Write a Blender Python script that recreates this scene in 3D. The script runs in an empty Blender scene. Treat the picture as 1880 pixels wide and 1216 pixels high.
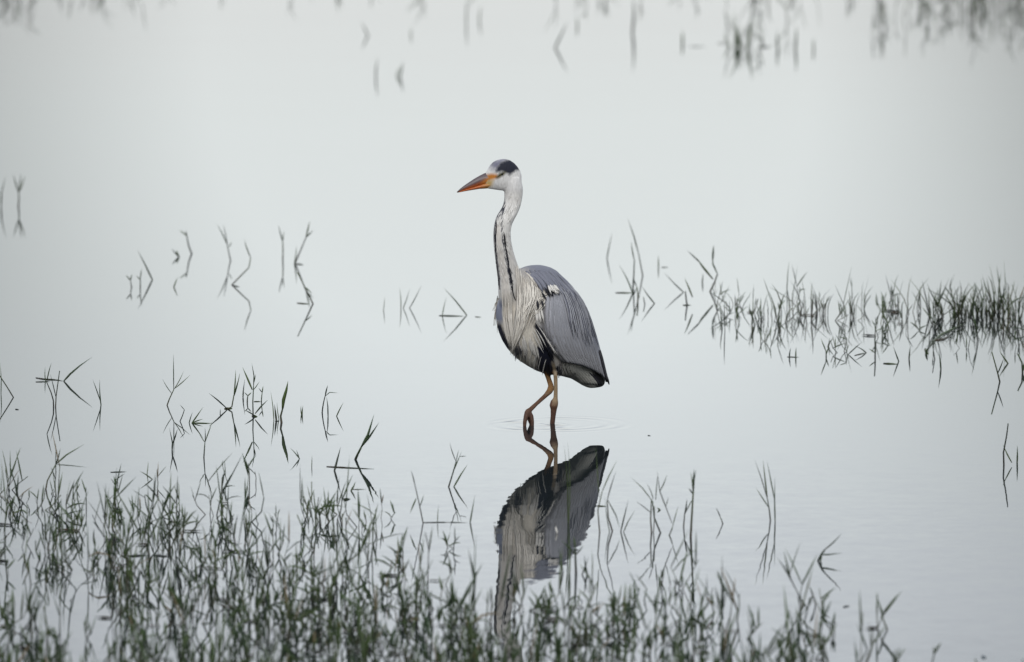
import bpy, bmesh, math, random
import numpy as np
from mathutils import Vector, Matrix
from mathutils.bvhtree import BVHTree

R = math.radians
scn = bpy.context.scene
COL = scn.collection

# ------------------------------------------------------------------ camera
CAM_Y, CAM_H = -24.0, 2.8
F = 15100.0                                   # focal length in photo pixels (1880 wide)
theta = math.atan2(CAM_H, -CAM_Y)
PITCH = theta - math.atan(170.0 / F)
cp, sp = math.cos(PITCH), math.sin(PITCH)
_zc = -CAM_Y * cp + CAM_H * sp
CAM_X = (940 - 1014) / F * _zc
CAM = Vector((CAM_X, CAM_Y, CAM_H))
cam = bpy.data.cameras.new('camera')
cam_o = bpy.data.objects.new('camera', cam)
COL.objects.link(cam_o)
cam_o.location = CAM
cam_o.rotation_euler = (math.pi / 2 - PITCH, 0, 0)
cam.sensor_width = 36.0
cam.lens = F / 1880 * 36.0
cam.clip_start = 0.1
cam.clip_end = 6000
cam.dof.use_dof = True
cam.dof.focus_distance = _zc
cam.dof.aperture_fstop = 5.3
cam.dof.aperture_blades = 9
scn.camera = cam_o

# ------------------------------------------------------------------ sky, sun, exposure
SUN_EL, SUN_AZ = 33.0, 184.0                  # a veiled sun behind the camera
world = bpy.data.worlds.new('World')
scn.world = world
world.use_nodes = True
wt = world.node_tree
wt.nodes.clear()
wn, wl = wt.nodes, wt.links
out = wn.new('ShaderNodeOutputWorld')
bg = wn.new('ShaderNodeBackground')
bg.inputs['Strength'].default_value = 0.1
wl.new(bg.outputs[0], out.inputs[0])
sky = wn.new('ShaderNodeTexSky')
sky.sky_type = 'NISHITA'
sky.sun_disc = False
sky.sun_elevation = R(SUN_EL)
sky.sun_rotation = R(SUN_AZ)
sky.dust_density = 3.0
tc = wn.new('ShaderNodeTexCoord')
sepw = wn.new('ShaderNodeSeparateXYZ')
wl.new(tc.outputs['Generated'], sepw.inputs[0])
# layer of stratus: a little brighter overhead, broad cloud standing in for lens falloff
ramp = wn.new('ShaderNodeValToRGB')
el = ramp.color_ramp.elements
el[0].position = 0.0; el[0].color = (0.58, 0.59, 0.58, 1)
el[1].position = 1.0; el[1].color = (0.92, 0.96, 1.0, 1)
for _p, _c in ((0.066, (0.602, 0.617, 0.612)), (0.078, (0.655, 0.685, 0.68)), (0.10, (0.75, 0.79, 0.79)), (0.12, (0.845, 0.895, 0.915)), (0.14, (0.90, 0.95, 1.0)), (0.40, (0.87, 0.92, 0.98))):
    e = el.new(_p); e.color = (*_c, 1)
wl.new(sepw.outputs['Z'], ramp.inputs[0])
cmap = wn.new('ShaderNodeMapping')
cmap.inputs['Scale'].default_value = (7.0, 7.0, 7.0)
cmap.inputs['Location'].default_value = (0.0, 0.0, 0.0)
wl.new(tc.outputs['Generated'], cmap.inputs[0])
cn = wn.new('ShaderNodeTexNoise')
cn.noise_dimensions = '4D'
cn.inputs['Scale'].default_value = 1.0
cn.inputs['Detail'].default_value = 0.0
cn.inputs['W'].default_value = 122.85  # seed picked so the cloud darkens the frame edges like lens vignetting
wl.new(cmap.outputs[0], cn.inputs['Vector'])
cr = wn.new('ShaderNodeMapRange')
cr.inputs['From Min'].default_value = 0.3
cr.inputs['From Max'].default_value = 0.7
cr.inputs['To Min'].default_value = 0.20
cr.inputs['To Max'].default_value = 1.14
wl.new(cn.outputs[0], cr.inputs['Value'])
cm = wn.new('ShaderNodeVectorMath'); cm.operation = 'SCALE'
wl.new(ramp.outputs[0], cm.inputs[0])
wl.new(cr.outputs[0], cm.inputs['Scale'])
cm2 = wn.new('ShaderNodeVectorMath'); cm2.operation = 'SCALE'
cm2.inputs['Scale'].default_value = 16.5
wl.new(cm.outputs[0], cm2.inputs[0])
mixw = wn.new('ShaderNodeMixRGB')
mixw.inputs[0].default_value = 0.90
wl.new(sky.outputs[0], mixw.inputs[1])
wl.new(cm2.outputs[0], mixw.inputs[2])
wl.new(mixw.outputs[0], bg.inputs['Color'])

sun = bpy.data.lights.new('sun', 'SUN')
sun.energy = 1.1
sun.angle = R(25)
sun.color = (1.0, 0.96, 0.9)
sun_o = bpy.data.objects.new('sun', sun)
COL.objects.link(sun_o)
_az = R(SUN_AZ)
_sd = Vector((math.sin(_az) * math.cos(R(SUN_EL)), math.cos(_az) * math.cos(R(SUN_EL)), math.sin(R(SUN_EL))))
sun_o.rotation_euler = _sd.to_track_quat('Z', 'Y').to_euler()
sun_o.location = (0, 0, 30)

scn.view_settings.view_transform = 'Standard'
scn.view_settings.look = 'None'
scn.view_settings.exposure = 0.0
scn.view_settings.gamma = 1.0
scn.render.engine = 'CYCLES'
scn.cycles.use_denoising = True
scn.cycles.max_bounces = 6
scn.cycles.caustics_reflective = False
scn.cycles.caustics_refractive = False

# ------------------------------------------------------------------ helpers
fwd = Vector((0, cp, -sp)); upv = Vector((0, sp, cp))

def ray(px, py):
    return Vector(((px - 940) / F, 0, 0)) + fwd - upv * ((py - 608) / F)

def P(px, py, y):
    """point of the sight line through a photo pixel at world depth y"""
    d = ray(px, py)
    return CAM + d * ((y - CAM.y) / d.y)

def W(px, py):
    """point of the water surface under a photo pixel"""
    d = ray(px, py)
    return CAM + d * (-CAM.z / d.z)

def proj(pts):
    """world points (n,3) -> photo pixels"""
    d = np.asarray(pts, float) - np.array(CAM)
    zc = d @ np.array(fwd)
    return 940 + F * d[:, 0] / zc, 608 - F * (d @ np.array(upv)) / zc

def link(name, me, mat=None, parent=None, smooth=True):
    o = bpy.data.objects.new(name, me)
    COL.objects.link(o)
    if mat is not None and not me.materials:
        me.materials.append(mat)
    if smooth:
        me.polygons.foreach_set('use_smooth', [True] * len(me.polygons))
    if parent is not None:
        o.parent = parent
    return o

def mesh(name, verts, faces):
    me = bpy.data.meshes.new(name)
    me.from_pydata([tuple(v) for v in verts], [], faces)
    me.update()
    return me

def tag(o, label=None, cat=None, group=None, kind=None):
    if label: o['label'] = label
    if cat: o['category'] = cat
    if group: o['group'] = group
    if kind: o['kind'] = kind
    return o

def empty(name, loc=(0, 0, 0)):
    o = bpy.data.objects.new(name, None)
    o.empty_display_size = 0.05
    o.location = loc
    COL.objects.link(o)
    return o

def nt(mat):
    mat.use_nodes = True
    t = mat.node_tree
    return t, t.nodes, t.links, t.nodes['Principled BSDF']

def loft(rings):
    """list of equal-length rings -> verts, faces with end caps"""
    n = len(rings[0]); v = []; f = []
    for r in rings: v += [tuple(p) for p in r]
    for i in range(len(rings) - 1):
        for j in range(n):
            a, b = i * n + j, i * n + (j + 1) % n
            f.append((a, b, b + n, a + n))
    f.append(tuple(range(n - 1, -1, -1)))
    m = (len(rings) - 1) * n
    f.append(tuple(range(m, m + n)))
    return v, f

def tube(pts, rads, n=12):
    rings = []
    for i, p in enumerate(pts):
        a = pts[max(i - 1, 0)]; b = pts[min(i + 1, len(pts) - 1)]
        t = (Vector(b) - Vector(a)).normalized()
        s = t.cross(Vector((0, 1, 0)))
        if s.length < 1e-3: s = t.cross(Vector((1, 0, 0)))
        s.normalize(); u = s.cross(t)
        r = rads[i]
        rings.append([Vector(p) + (s * math.cos(2 * math.pi * k / n) + u * math.sin(2 * math.pi * k / n)) * r for k in range(n)])
    return loft(rings)

# ------------------------------------------------------------------ materials
def attr_mat(name, attr='Col', rough=0.65, streak=0.0, spec=0.3, bump=0.0):
    m = bpy.data.materials.new(name)
    t, n, l, b = nt(m)
    a = n.new('ShaderNodeAttribute'); a.attribute_name = attr
    b.inputs['Roughness'].default_value = rough
    b.inputs['Specular IOR Level'].default_value = spec
    last = a.outputs['Color']
    if streak > 0:
        co = n.new('ShaderNodeTexCoord')
        mp = n.new('ShaderNodeMapping')
        mp.inputs['Scale'].default_value = (1.0, 1.0, 0.22)
        mp.inputs['Rotation'].default_value = (0, R(18), 0)
        l.new(co.outputs['Object'], mp.inputs[0])
        no = n.new('ShaderNodeTexNoise')
        no.inputs['Scale'].default_value = 260
        no.inputs['Detail'].default_value = 3
        l.new(mp.outputs[0], no.inputs['Vector'])
        mr = n.new('ShaderNodeMapRange')
        mr.inputs['From Min'].default_value = 0.3; mr.inputs['From Max'].default_value = 0.7
        mr.inputs['To Min'].default_value = 1 - streak; mr.inputs['To Max'].default_value = 1 + streak * 0.6
        l.new(no.outputs[0], mr.inputs['Value'])
        vm = n.new('ShaderNodeVectorMath'); vm.operation = 'SCALE'
        l.new(last, vm.inputs[0]); l.new(mr.outputs[0], vm.inputs['Scale'])
        last = vm.outputs[0]
        if bump > 0:
            bm_ = n.new('ShaderNodeBump')
            bm_.inputs['Strength'].default_value = bump
            bm_.inputs['Distance'].default_value = 0.002
            l.new(no.outputs[0], bm_.inputs['Height'])
            l.new(bm_.outputs[0], b.inputs['Normal'])
    l.new(last, b.inputs['Base Color'])
    return m

def feather_mat(name, c_mid, c_edge, c_var=0.18, rough=0.6):
    """u runs across the feather (0..1), v along it; the vane has its own margin colour and fine barbs"""
    m = bpy.data.materials.new(name)
    t, n, l, b = nt(m)
    uv = n.new('ShaderNodeUVMap')
    sx = n.new('ShaderNodeSeparateXYZ'); l.new(uv.outputs[0], sx.inputs[0])
    s = n.new('ShaderNodeMath'); s.operation = 'SUBTRACT'; s.inputs[1].default_value = 0.5
    l.new(sx.outputs[0], s.inputs[0])
    ab = n.new('ShaderNodeMath'); ab.operation = 'ABSOLUTE'; l.new(s.outputs[0], ab.inputs[0])
    mr = n.new('ShaderNodeMapRange')
    mr.inputs['From Min'].default_value = 0.22; mr.inputs['From Max'].default_value = 0.46
    l.new(ab.outputs[0], mr.inputs['Value'])
    mx = n.new('ShaderNodeMixRGB')
    mx.inputs[1].default_value = (*c_mid, 1); mx.inputs[2].default_value = (*c_edge, 1)
    l.new(mr.outputs[0], mx.inputs[0])
    oi = n.new('ShaderNodeObjectInfo')
    wv = n.new('ShaderNodeTexNoise'); wv.inputs['Scale'].default_value = 14
    mp = n.new('ShaderNodeMapping'); mp.inputs['Scale'].default_value = (0.5, 3.0, 1)
    l.new(uv.outputs[0], mp.inputs[0]); l.new(mp.outputs[0], wv.inputs['Vector'])
    r1 = n.new('ShaderNodeMapRange')
    r1.inputs['To Min'].default_value = 1 - c_var; r1.inputs['To Max'].default_value = 1 + c_var
    l.new(oi.outputs['Random'], r1.inputs['Value'])
    r2 = n.new('ShaderNodeMapRange')
    r2.inputs['From Min'].default_value = 0.3; r2.inputs['From Max'].default_value = 0.7
    r2.inputs['To Min'].default_value = 0.85; r2.inputs['To Max'].default_value = 1.12
    l.new(wv.outputs[0], r2.inputs['Value'])
    mm = n.new('ShaderNodeMath'); mm.operation = 'MULTIPLY'
    l.new(r1.outputs[0], mm.inputs[0]); l.new(r2.outputs[0], mm.inputs[1])
    sc = n.new('ShaderNodeVectorMath'); sc.operation = 'SCALE'
    l.new(mx.outputs[0], sc.inputs[0]); l.new(mm.outputs[0], sc.inputs['Scale'])
    l.new(sc.outputs[0], b.inputs['Base Color'])
    b.inputs['Roughness'].default_value = rough
    b.inputs['Specular IOR Level'].default_value = 0.3
    return m

M_body = attr_mat('heron_plumage', streak=0.16, bump=0.35)
M_bill = attr_mat('heron_bill', rough=0.38, spec=0.5, streak=0.08)
M_grass = attr_mat('grass_blade', rough=0.5, spec=0.35, streak=0.12)
M_plume = feather_mat('plume_pale', (0.68, 0.645, 0.59), (0.43, 0.405, 0.37), 0.14)
M_wingf = feather_mat('wing_feather', (0.315, 0.318, 0.350), (0.33, 0.332, 0.362), 0.05)
M_second = feather_mat('secondary_feather', (0.245, 0.242, 0.256), (0.37, 0.365, 0.37), 0.06)
M_scap = feather_mat('scapular_plume', (0.40, 0.41, 0.45), (0.30, 0.31, 0.35), 0.16)
M_scapd = feather_mat('scapular_dark', (0.155, 0.16, 0.195), (0.19, 0.197, 0.235), 0.12)
M_neck = feather_mat('neck_feather', (0.70, 0.685, 0.66), (0.66, 0.64, 0.615), 0.07)
M_mantle = feather_mat('mantle_feather', (0.178, 0.185, 0.228), (0.185, 0.192, 0.235), 0.04)
M_black = feather_mat('black_feather', (0.010, 0.011, 0.018), (0.02, 0.021, 0.03), 0.3)
M_prim = feather_mat('primary_feather', (0.022, 0.022, 0.028), (0.035, 0.034, 0.04), 0.3)
M_white = feather_mat('white_feather', (0.66, 0.64, 0.61), (0.56, 0.54, 0.51), 0.08)
M_tail = feather_mat('tail_feather', (0.44, 0.43, 0.39), (0.38, 0.37, 0.335), 0.08)
M_tuft = feather_mat('tuft_feather', (0.10, 0.10, 0.11), (0.16, 0.16, 0.17), 0.2)

# ------------------------------------------------------------------ water
M_water = bpy.data.materials.new('still_water')
t, n, l, b = nt(M_water)
b.inputs['Base Color'].default_value = (0.014, 0.018, 0.020, 1)
b.inputs['Roughness'].default_value = 0.0
b.inputs['IOR'].default_value = 1.333
geo = n.new('ShaderNodeNewGeometry')

def slope_layer(sx, sy, amp, off):
    mp = n.new('ShaderNodeMapping')
    mp.inputs['Scale'].default_value = (sx, sy, 1)
    mp.inputs['Location'].default_value = (off, off * 0.7, 0)
    l.new(geo.outputs['Position'], mp.inputs[0])
    no = n.new('ShaderNodeTexNoise')
    no.noise_dimensions = '2D'
    no.inputs['Scale'].default_value = 1.0
    no.inputs['Detail'].default_value = 2.0
    l.new(mp.outputs[0], no.inputs['Vector'])
    s = n.new('ShaderNodeVectorMath'); s.operation = 'SUBTRACT'
    s.inputs[1].default_value = (0.5, 0.5, 0.5)
    l.new(no.outputs['Color'], s.inputs[0])
    k = n.new('ShaderNodeVectorMath'); k.operation = 'MULTIPLY'
    k.inputs[1].default_value = (amp * 0.5, amp, 0)
    l.new(s.outputs[0], k.inputs[0])
    return k.outputs[0]

def add(a, b_):
    s = n.new('ShaderNodeVectorMath'); s.operation = 'ADD'
    l.new(a, s.inputs[0]); l.new(b_, s.inputs[1])
    return s.outputs[0]

def mth(op, a, b_=None, c=None):
    m = n.new('ShaderNodeMath'); m.operation = op
    for i, v in enumerate((a, b_, c)):
        if v is None: continue
        if isinstance(v, (int, float)): m.inputs[i].default_value = v
        else: l.new(v, m.inputs[i])
    return m.outputs[0]

def rings(cx, cy, r0, width, lam, amp):
    """a spreading ring wave: slope along the radius"""
    s = n.new('ShaderNodeVectorMath'); s.operation = 'SUBTRACT'
    s.inputs[1].default_value = (cx, cy, 0)
    l.new(geo.outputs['Position'], s.inputs[0])
    ln = n.new('ShaderNodeVectorMath'); ln.operation = 'LENGTH'; l.new(s.outputs[0], ln.inputs[0])
    nm = n.new('ShaderNodeVectorMath'); nm.operation = 'NORMALIZE'; l.new(s.outputs[0], nm.inputs[0])
    r = ln.outputs['Value']
    q = mth('DIVIDE', mth('SUBTRACT', r, r0), width)
    g = mth('EXPONENT', mth('MULTIPLY', mth('MULTIPLY', q, q), -1.0))
    w = mth('SINE', mth('MULTIPLY', r, 2 * math.pi / lam))
    rn = n.new('ShaderNodeTexNoise'); rn.inputs['Scale'].default_value = 5.5; rn.inputs['Detail'].default_value = 1
    l.new(geo.outputs['Position'], rn.inputs['Vector'])
    brk = mth('MULTIPLY', mth('MAXIMUM', mth('SUBTRACT', rn.outputs[0], 0.36), 0.0), 6.0)
    a = mth('MULTIPLY', mth('MULTIPLY', mth('MULTIPLY', g, w), brk), amp)
    k = n.new('ShaderNodeVectorMath'); k.operation = 'SCALE'
    l.new(nm.outputs[0], k.inputs[0]); l.new(a, k.inputs['Scale'])
    return k.outputs[0]

# waves are finer and a touch stronger in the shallows towards the near bank
sepp = n.new('ShaderNodeSeparateXYZ'); l.new(geo.outputs['Position'], sepp.inputs[0])
near = n.new('ShaderNodeMapRange')
near.inputs['From Min'].default_value = -0.25; near.inputs['From Max'].default_value = -2.4
near.inputs['To Min'].default_value = 0.12; near.inputs['To Max'].default_value = 1.0
l.new(sepp.outputs['Y'], near.inputs['Value'])
fine = n.new('ShaderNodeVectorMath'); fine.operation = 'SCALE'
l.new(add(slope_layer(6.0, 9.0, 0.011, 3.1), slope_layer(22.0, 30.0, 0.0105, 9.7)), fine.inputs[0])
l.new(near.outputs[0], fine.inputs['Scale'])
sl = add(fine.outputs[0], slope_layer(0.25, 1.1, 0.0016, 5.0))
foot = W(972, 782); leg = W(1014, 779)
sl = add(sl, rings(foot.x, foot.y, 0.10, 0.035, 0.055, 0.020))
sl = add(sl, rings(leg.x + 0.02, leg.y, 0.155, 0.05, 0.05, 0.019))
sl = add(sl, rings(leg.x, leg.y, 0.03, 0.02, 0.03, 0.035))
neg = n.new('ShaderNodeVectorMath'); neg.operation = 'SUBTRACT'
neg.inputs[0].default_value = (0, 0, 1)
l.new(sl, neg.inputs[1])
nm = n.new('ShaderNodeVectorMath'); nm.operation = 'NORMALIZE'
l.new(neg.outputs[0], nm.inputs[0])
l.new(nm.outputs[0], b.inputs['Normal'])
S = 2500
water = link('water', mesh('water', [(-S, -60, 0), (S, -60, 0), (S, 2 * S, 0), (-S, 2 * S, 0)], [(0, 1, 2, 3)]), M_water, smooth=False)
tag(water, 'calm pale grey pond water mirroring the overcast sky', kind='structure')

# ------------------------------------------------------------------ heron
K = 1 / 625.0
NL = Vector((0.70711, -0.70711, 0))           # the bird's left side; it walks towards the camera's left
S0 = -0.035
def mirror(p):
    p = Vector(p)
    return p - NL * (2 * (p.dot(NL) - S0))

def ymid(x):                                   # median plane of the body
    return x + 0.05

heron = empty('grey_heron', (0, 0, 0))
tag(heron, 'grey heron wading with one leg lifted, black eyestripe and orange bill', 'heron')

bv, bf = [], []
def addpart(v, f):
    o = len(bv); bv.extend(v); bf.extend([tuple(i + o for i in q) for q in f])

TORSO = [(487, 974, 992, .010), (489, 965, 1000, .020), (493, 955, 1013, .034), (500, 945, 1025, .046), (508, 939, 1033, .055),
         (518, 933, 1044, .064), (530, 926, 1055, .072), (545, 920, 1066, .080), (560, 916, 1075, .085), (575, 915, 1082, .088),
         (590, 916, 1088, .089), (605, 920, 1093, .088), (620, 926, 1098, .086), (635, 935, 1102, .082), (648, 946, 1104, .075),
         (658, 957, 1106, .068), (668, 972, 1108, .060), (676, 986, 1109, .050), (682, 1002, 1110, .042), (687, 1030, 1112, .036), (693, 1049, 1113, .031),
         (700, 1060, 1113, .026), (706, 1069, 1112, .020), (710, 1077, 1109, .014), (712, 1083, 1104, .008)]
N = 40
rs = []
for py, L_, R_, q in TORSO:
    xm = (L_ + R_) / 2
    a = (R_ - L_) / 2 * K
    q = min(q, a * 1.1)
    p = math.sqrt(max(a * a - 0.5 * q * q, (0.35 * a) ** 2)) / 0.70711
    X = (xm - 1014) * K
    c = P(xm, py, ymid(X))
    ring = []
    for k in range(N):
        an = 2 * math.pi * k / N
        ca, sa = math.cos(an), math.sin(an)
        qq = q * (1 - 0.28 * ca)                # narrower towards the tail
        off = Vector((0.70711, 0.70711, 0)) * (p * ca) + NL * (qq * sa)
        ring.append(c + off)
    rs.append(ring)
addpart(*loft(rs[::-1]))

NECK = [(575, 921, 960), (560, 917, 961), (545, 915, 960), (530, 914.5, 959), (515, 914, 958), (500, 912, 955), (488, 910.5, 951), (475, 909, 946.5), (460, 907, 942),
        (440, 905.5, 938), (425, 905.5, 937.5), (412, 907, 940), (402, 909.5, 945), (394, 913, 949.5), (386, 918.5, 953), (378, 923, 956),
        (368, 925.5, 958), (356, 926, 960), (345, 925.5, 960), (335, 926, 958), (326, 928, 956)]
def neck_y(py, xm):
    X = (xm - 1014) * K
    y = ymid(X) - 0.005
    if py > 520: y += 0.012 * (py - 520) / 55
    return y
neck_rows = []
rs = []
for py, L_, R_ in NECK:
    xm = (L_ + R_) / 2; a = (R_ - L_) / 2 * K
    c = P(xm, py, neck_y(py, xm))
    neck_rows.append((c.z, c.x, c.y, a))
    rs.append([c + Vector((a * math.cos(2 * math.pi * k / 28), a * 1.02 * math.sin(2 * math.pi * k / 28), 0)) for k in range(28)])
addpart(*loft(rs))

HEAD_Y = neck_y(335, 942)
HSIN = math.tan(R(10))
def head_y(px):
    return HEAD_Y + (px - 940) * K * HSIN
HEAD = [(957.5, 322, 343, .009), (955, 314, 348, .014), (950, 306, 351, .0185), (944, 299.5, 352, .0212), (936, 294, 352, .0225), (927, 291.8, 351, .0228),
        (918, 292.3, 350, .0222), (911, 294.5, 349, .0208), (905, 298, 348, .0188), (900.5, 302.5, 347.4, .0158), (897, 307.5, 346.8, .0122), (894, 313, 346.4, .0085), (891.5, 318, 345.5, .0045)]
rs = []
for px, tp, bt, w in HEAD:
    y = head_y(px)
    a = P(px, tp, y); b_ = P(px, bt, y)
    c = (a + b_) / 2; h = (a - b_).length / 2
    ring = []
    for k in range(24):
        an = 2 * math.pi * k / 24
        s_, c_ = math.sin(an), math.cos(an)
        pw = 0.9
        ring.append(c + Vector((0, math.copysign(abs(c_) ** pw, c_) * w, math.copysign(abs(s_) ** pw, s_) * h)))
    rs.append(ring)
addpart(*loft(rs))

def limb(data, n=12):
    pts = [P(px, py, y) for px, py, y, r in data]
    addpart(*tube(pts, [d[3] for d in data], n))
    return pts
limb([(1008, 630, .030, .030), (1012, 648, .022, .024), (1016, 664, .010, .0145), (1018.5, 678, .004, .0080), (1020, 692, .001, .0062), (1020.5, 715, 0, .0058), (1020, 731, 0, .0066),
      (1018, 738, -.001, .0116), (1016.5, 745, -.002, .0126), (1016.5, 752, 0, .0094), (1015.5, 764, 0, .0078), (1014, 779, 0, .0074), (1012.5, 800, 0, .0072), (1011, 815, 0, .007)])
limb([(996, 640, .055, .030), (1000, 662, .052, .020), (1003, 680, .048, .0105), (1007, 695, .044, .0074), (1011, 707, .040, .0080), (1012.0, 713, .037, .0112), (1008.5, 719, .030, .0092),
      (1001, 727, .022, .0066), (985, 741.5, -.005, .0058), (974, 752, -.030, .0070), (969, 757, -.040, .0098)])
limb([(968.5, 757, -.040, .0090), (965.5, 766, -.050, .0072), (963.5, 775, -.056, .0060), (963, 784, -.058, .0052), (964, 796, -.06, .004)], 10)
limb([(970.5, 757, -.038, .0085), (975.5, 765, -.043, .0070), (977.3, 775, -.046, .0056), (977.5, 784, -.048, .0050), (975, 795, -.05, .004)], 10)
limb([(969, 757, -.036, .0085), (970.5, 765, -.032, .0064), (971.5, 771, -.030, .0052), (974.5, 779, -.024, .0046), (976, 790, -.018, .004)], 10)

src = mesh('src', bv, bf)
so = bpy.data.objects.new('src', src); COL.objects.link(so)
bm = bmesh.new(); bm.from_mesh(src); bmesh.ops.recalc_face_normals(bm, faces=bm.faces); bm.to_mesh(src); bm.free()
md = so.modifiers.new('r', 'REMESH'); md.mode = 'VOXEL'; md.voxel_size = 0.0021; md.use_smooth_shade = True
bpy.context.view_layer.update()
dg = bpy.context.evaluated_depsgraph_get()
body_me = bpy.data.meshes.new_from_object(so.evaluated_get(dg))
bpy.data.objects.remove(so)
body_me.name = 'body'
nv = len(body_me.vertices)
V = np.empty(nv * 3); body_me.vertices.foreach_get('co', V); V = V.reshape(-1, 3)
E = np.empty(len(body_me.edges) * 2, int); body_me.edges.foreach_get('vertices', E); E = E.reshape(-1, 2)
deg = np.bincount(E.ravel(), minlength=nv).astype(float)
def lap(V, wgt, it):
    for _ in range(it):
        A = np.zeros_like(V)
        np.add.at(A, E[:, 0], V[E[:, 1]]); np.add.at(A, E[:, 1], V[E[:, 0]])
        V = V + (A / deg[:, None] - V) * wgt[:, None]
    return V
px, py = proj(V)
legz = np.clip((py - 684) / 6, 0, 1) * (px < 1040)
is_head0 = np.clip((352 - py) / 6, 0, 1)
V = lap(V, 0.25 * np.ones(nv), 2)
V = lap(V, 0.55 * (1 - legz) * (1 - 0.8 * is_head0), 14)
body_me.vertices.foreach_set('co', V.ravel()); body_me.update()

def fbm2(x, y, seed=0):
    """cheap smooth 2D value noise in [0,1]"""
    rng = np.random.default_rng(seed)
    T = rng.random((64, 64))
    xi = np.floor(x).astype(int); yi = np.floor(y).astype(int)
    fx = x - xi; fy = y - yi
    fx = fx * fx * (3 - 2 * fx); fy = fy * fy * (3 - 2 * fy)
    g = lambda a, b: T[a % 64, b % 64]
    return (g(xi, yi) * (1 - fx) + g(xi + 1, yi) * fx) * (1 - fy) + (g(xi, yi + 1) * (1 - fx) + g(xi + 1, yi + 1) * fx) * fy

def inpoly(x, y, poly, soft=2.0):
    """soft mask of a polygon"""
    x = np.asarray(x, float); y = np.asarray(y, float)
    ins = np.zeros(x.shape, bool); dist = np.full(x.shape, 1e9)
    m = len(poly)
    for i in range(m):
        x1, y1 = poly[i]; x2, y2 = poly[(i + 1) % m]
        cond = ((y1 > y) != (y2 > y)) & (x < (x2 - x1) * (y - y1) / (y2 - y1 + 1e-12) + x1)
        ins ^= cond
        dx, dy = x2 - x1, y2 - y1
        tt = np.clip(((x - x1) * dx + (y - y1) * dy) / (dx * dx + dy * dy + 1e-12), 0, 1)
        dist = np.minimum(dist, np.hypot(x - x1 - tt * dx, y - y1 - tt * dy))
    sd = np.where(ins, dist, -dist)
    return np.clip(sd / soft * 0.5 + 0.5, 0, 1)

def over(Cc, col, m):
    return Cc * (1 - m[:, None]) + np.array(col)[None, :] * m[:, None]

WHITE = (0.66, 0.645, 0.625); BEIGE = (0.52, 0.48, 0.42); BACKG = (0.165, 0.172, 0.215); WINGG = (0.312, 0.316, 0.348)
NAVY = (0.011, 0.013, 0.026); FLANK = (0.24, 0.23, 0.225)

def torso_colour(x, y):
    jx = x + 5 * (fbm2(x / 3.0, y / 9.0, 1) - 0.5); jy = y + 8 * (fbm2(x / 2.5, y / 8.0, 2) - 0.5)
    C = np.tile(np.array(BACKG), (len(x), 1))
    C = over(C, WINGG, np.clip((y - 530) / 60, 0, 1))
    C = over(C, (0.44, 0.415, 0.385), inpoly(jx, jy, [(900, 470), (960, 495), (985, 512), (1003, 532), (996, 560), (990, 600), (900, 660)], 14))
    C = over(C, BEIGE, inpoly(jx, jy, [(900, 560), (975, 560), (984, 590), (996, 625), (985, 690), (900, 700)], 6))
    C = over(C, (0.70, 0.655, 0.58), inpoly(jx, jy, [(944, 600), (985, 596), (998, 640), (984, 652), (984, 672), (955, 655)], 6))
    C = over(C, (0.66, 0.65, 0.63), inpoly(jx, jy, [(978, 566), (994, 568), (998, 592), (984, 594)], 4))
    C = over(C, NAVY, inpoly(jx, jy, [(980, 594), (1000, 604), (1012, 634), (1028, 648), (1026, 690), (1000, 690), (984, 676), (986, 640), (996, 632)], 2.5))
    C = over(C, (0.60, 0.56, 0.52), inpoly(jx, jy, [(1018, 655), (1120, 650), (1120, 720), (1016, 700)], 5))
    C = over(C, (0.45, 0.44, 0.40), inpoly(jx, jy, [(1052, 676), (1120, 660), (1120, 720), (1052, 720)], 5))
    C = over(C, (0.05, 0.05, 0.052), inpoly(jx, jy, [(1087, 676), (1125, 660), (1120, 720), (1094, 720)], 4))
    C = over(C, NAVY, inpoly(jx, jy, [(1005, 672), (1024, 672), (1022, 690), (1004, 690)], 3))
    return C

x_, y_ = proj(V)
side = V @ np.array(NL) - S0
Vm = V.copy(); far = side < 0
Vm[far] = V[far] - np.array(NL)[None, :] * (2 * side[far])[:, None]
tx, ty = proj(Vm)
C = torso_colour(tx, ty)
# black band along the far breast edge
band = np.interp(y_, [560, 575, 600, 620, 640, 655], [917, 916, 919, 926, 937, 952])
mk = np.clip((band + 4 - x_) / 4, 0, 1) * np.clip((y_ - 585) / 14, 0, 1) * np.clip((648 - y_) / 10, 0, 1)
C = over(C, NAVY, mk)
mk = np.clip((band + 9 - x_) / 5, 0, 1) * np.clip((y_ - 545) / 8, 0, 1) * np.clip((598 - y_) / 12, 0, 1)
C = over(C, (0.19, 0.205, 0.27), mk)
# neck
zs = np.array([r[0] for r in neck_rows])
ncx = np.interp(V[:, 2], zs, [r[1] for r in neck_rows]); ncy = np.interp(V[:, 2], zs, [r[2] for r in neck_rows]); nr = np.interp(V[:, 2], zs, [r[3] for r in neck_rows])
ang = np.degrees(np.arctan2(V[:, 0] - ncx, -(V[:, 1] - ncy)))          # 0 = towards the camera, negative = left
front = np.interp(y_, [355, 380, 400, 420, 440, 560], [-85, -62, -48, -33, -25, -25])
sep = np.interp(y_, [366, 385, 402, 440, 520, 560], [6, 14, 27, 31, 33, 30])
rel = (ang - front + 180) % 360 - 180
rad = np.hypot(V[:, 0] - ncx, V[:, 1] - ncy) / nr
neckR = np.interp(y_, [r[0] for r in NECK[::-1]], [r[2] for r in NECK[::-1]])
nm_ = np.clip((1.35 - rad) / 0.15, 0, 1) * np.clip((560 - y_) / 30, 0, 1) * (y_ > 330) * np.clip((neckR + 4 - x_) / 5, 0, 1)
NC = np.tile(np.array((0.67, 0.655, 0.635)), (nv, 1))
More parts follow.
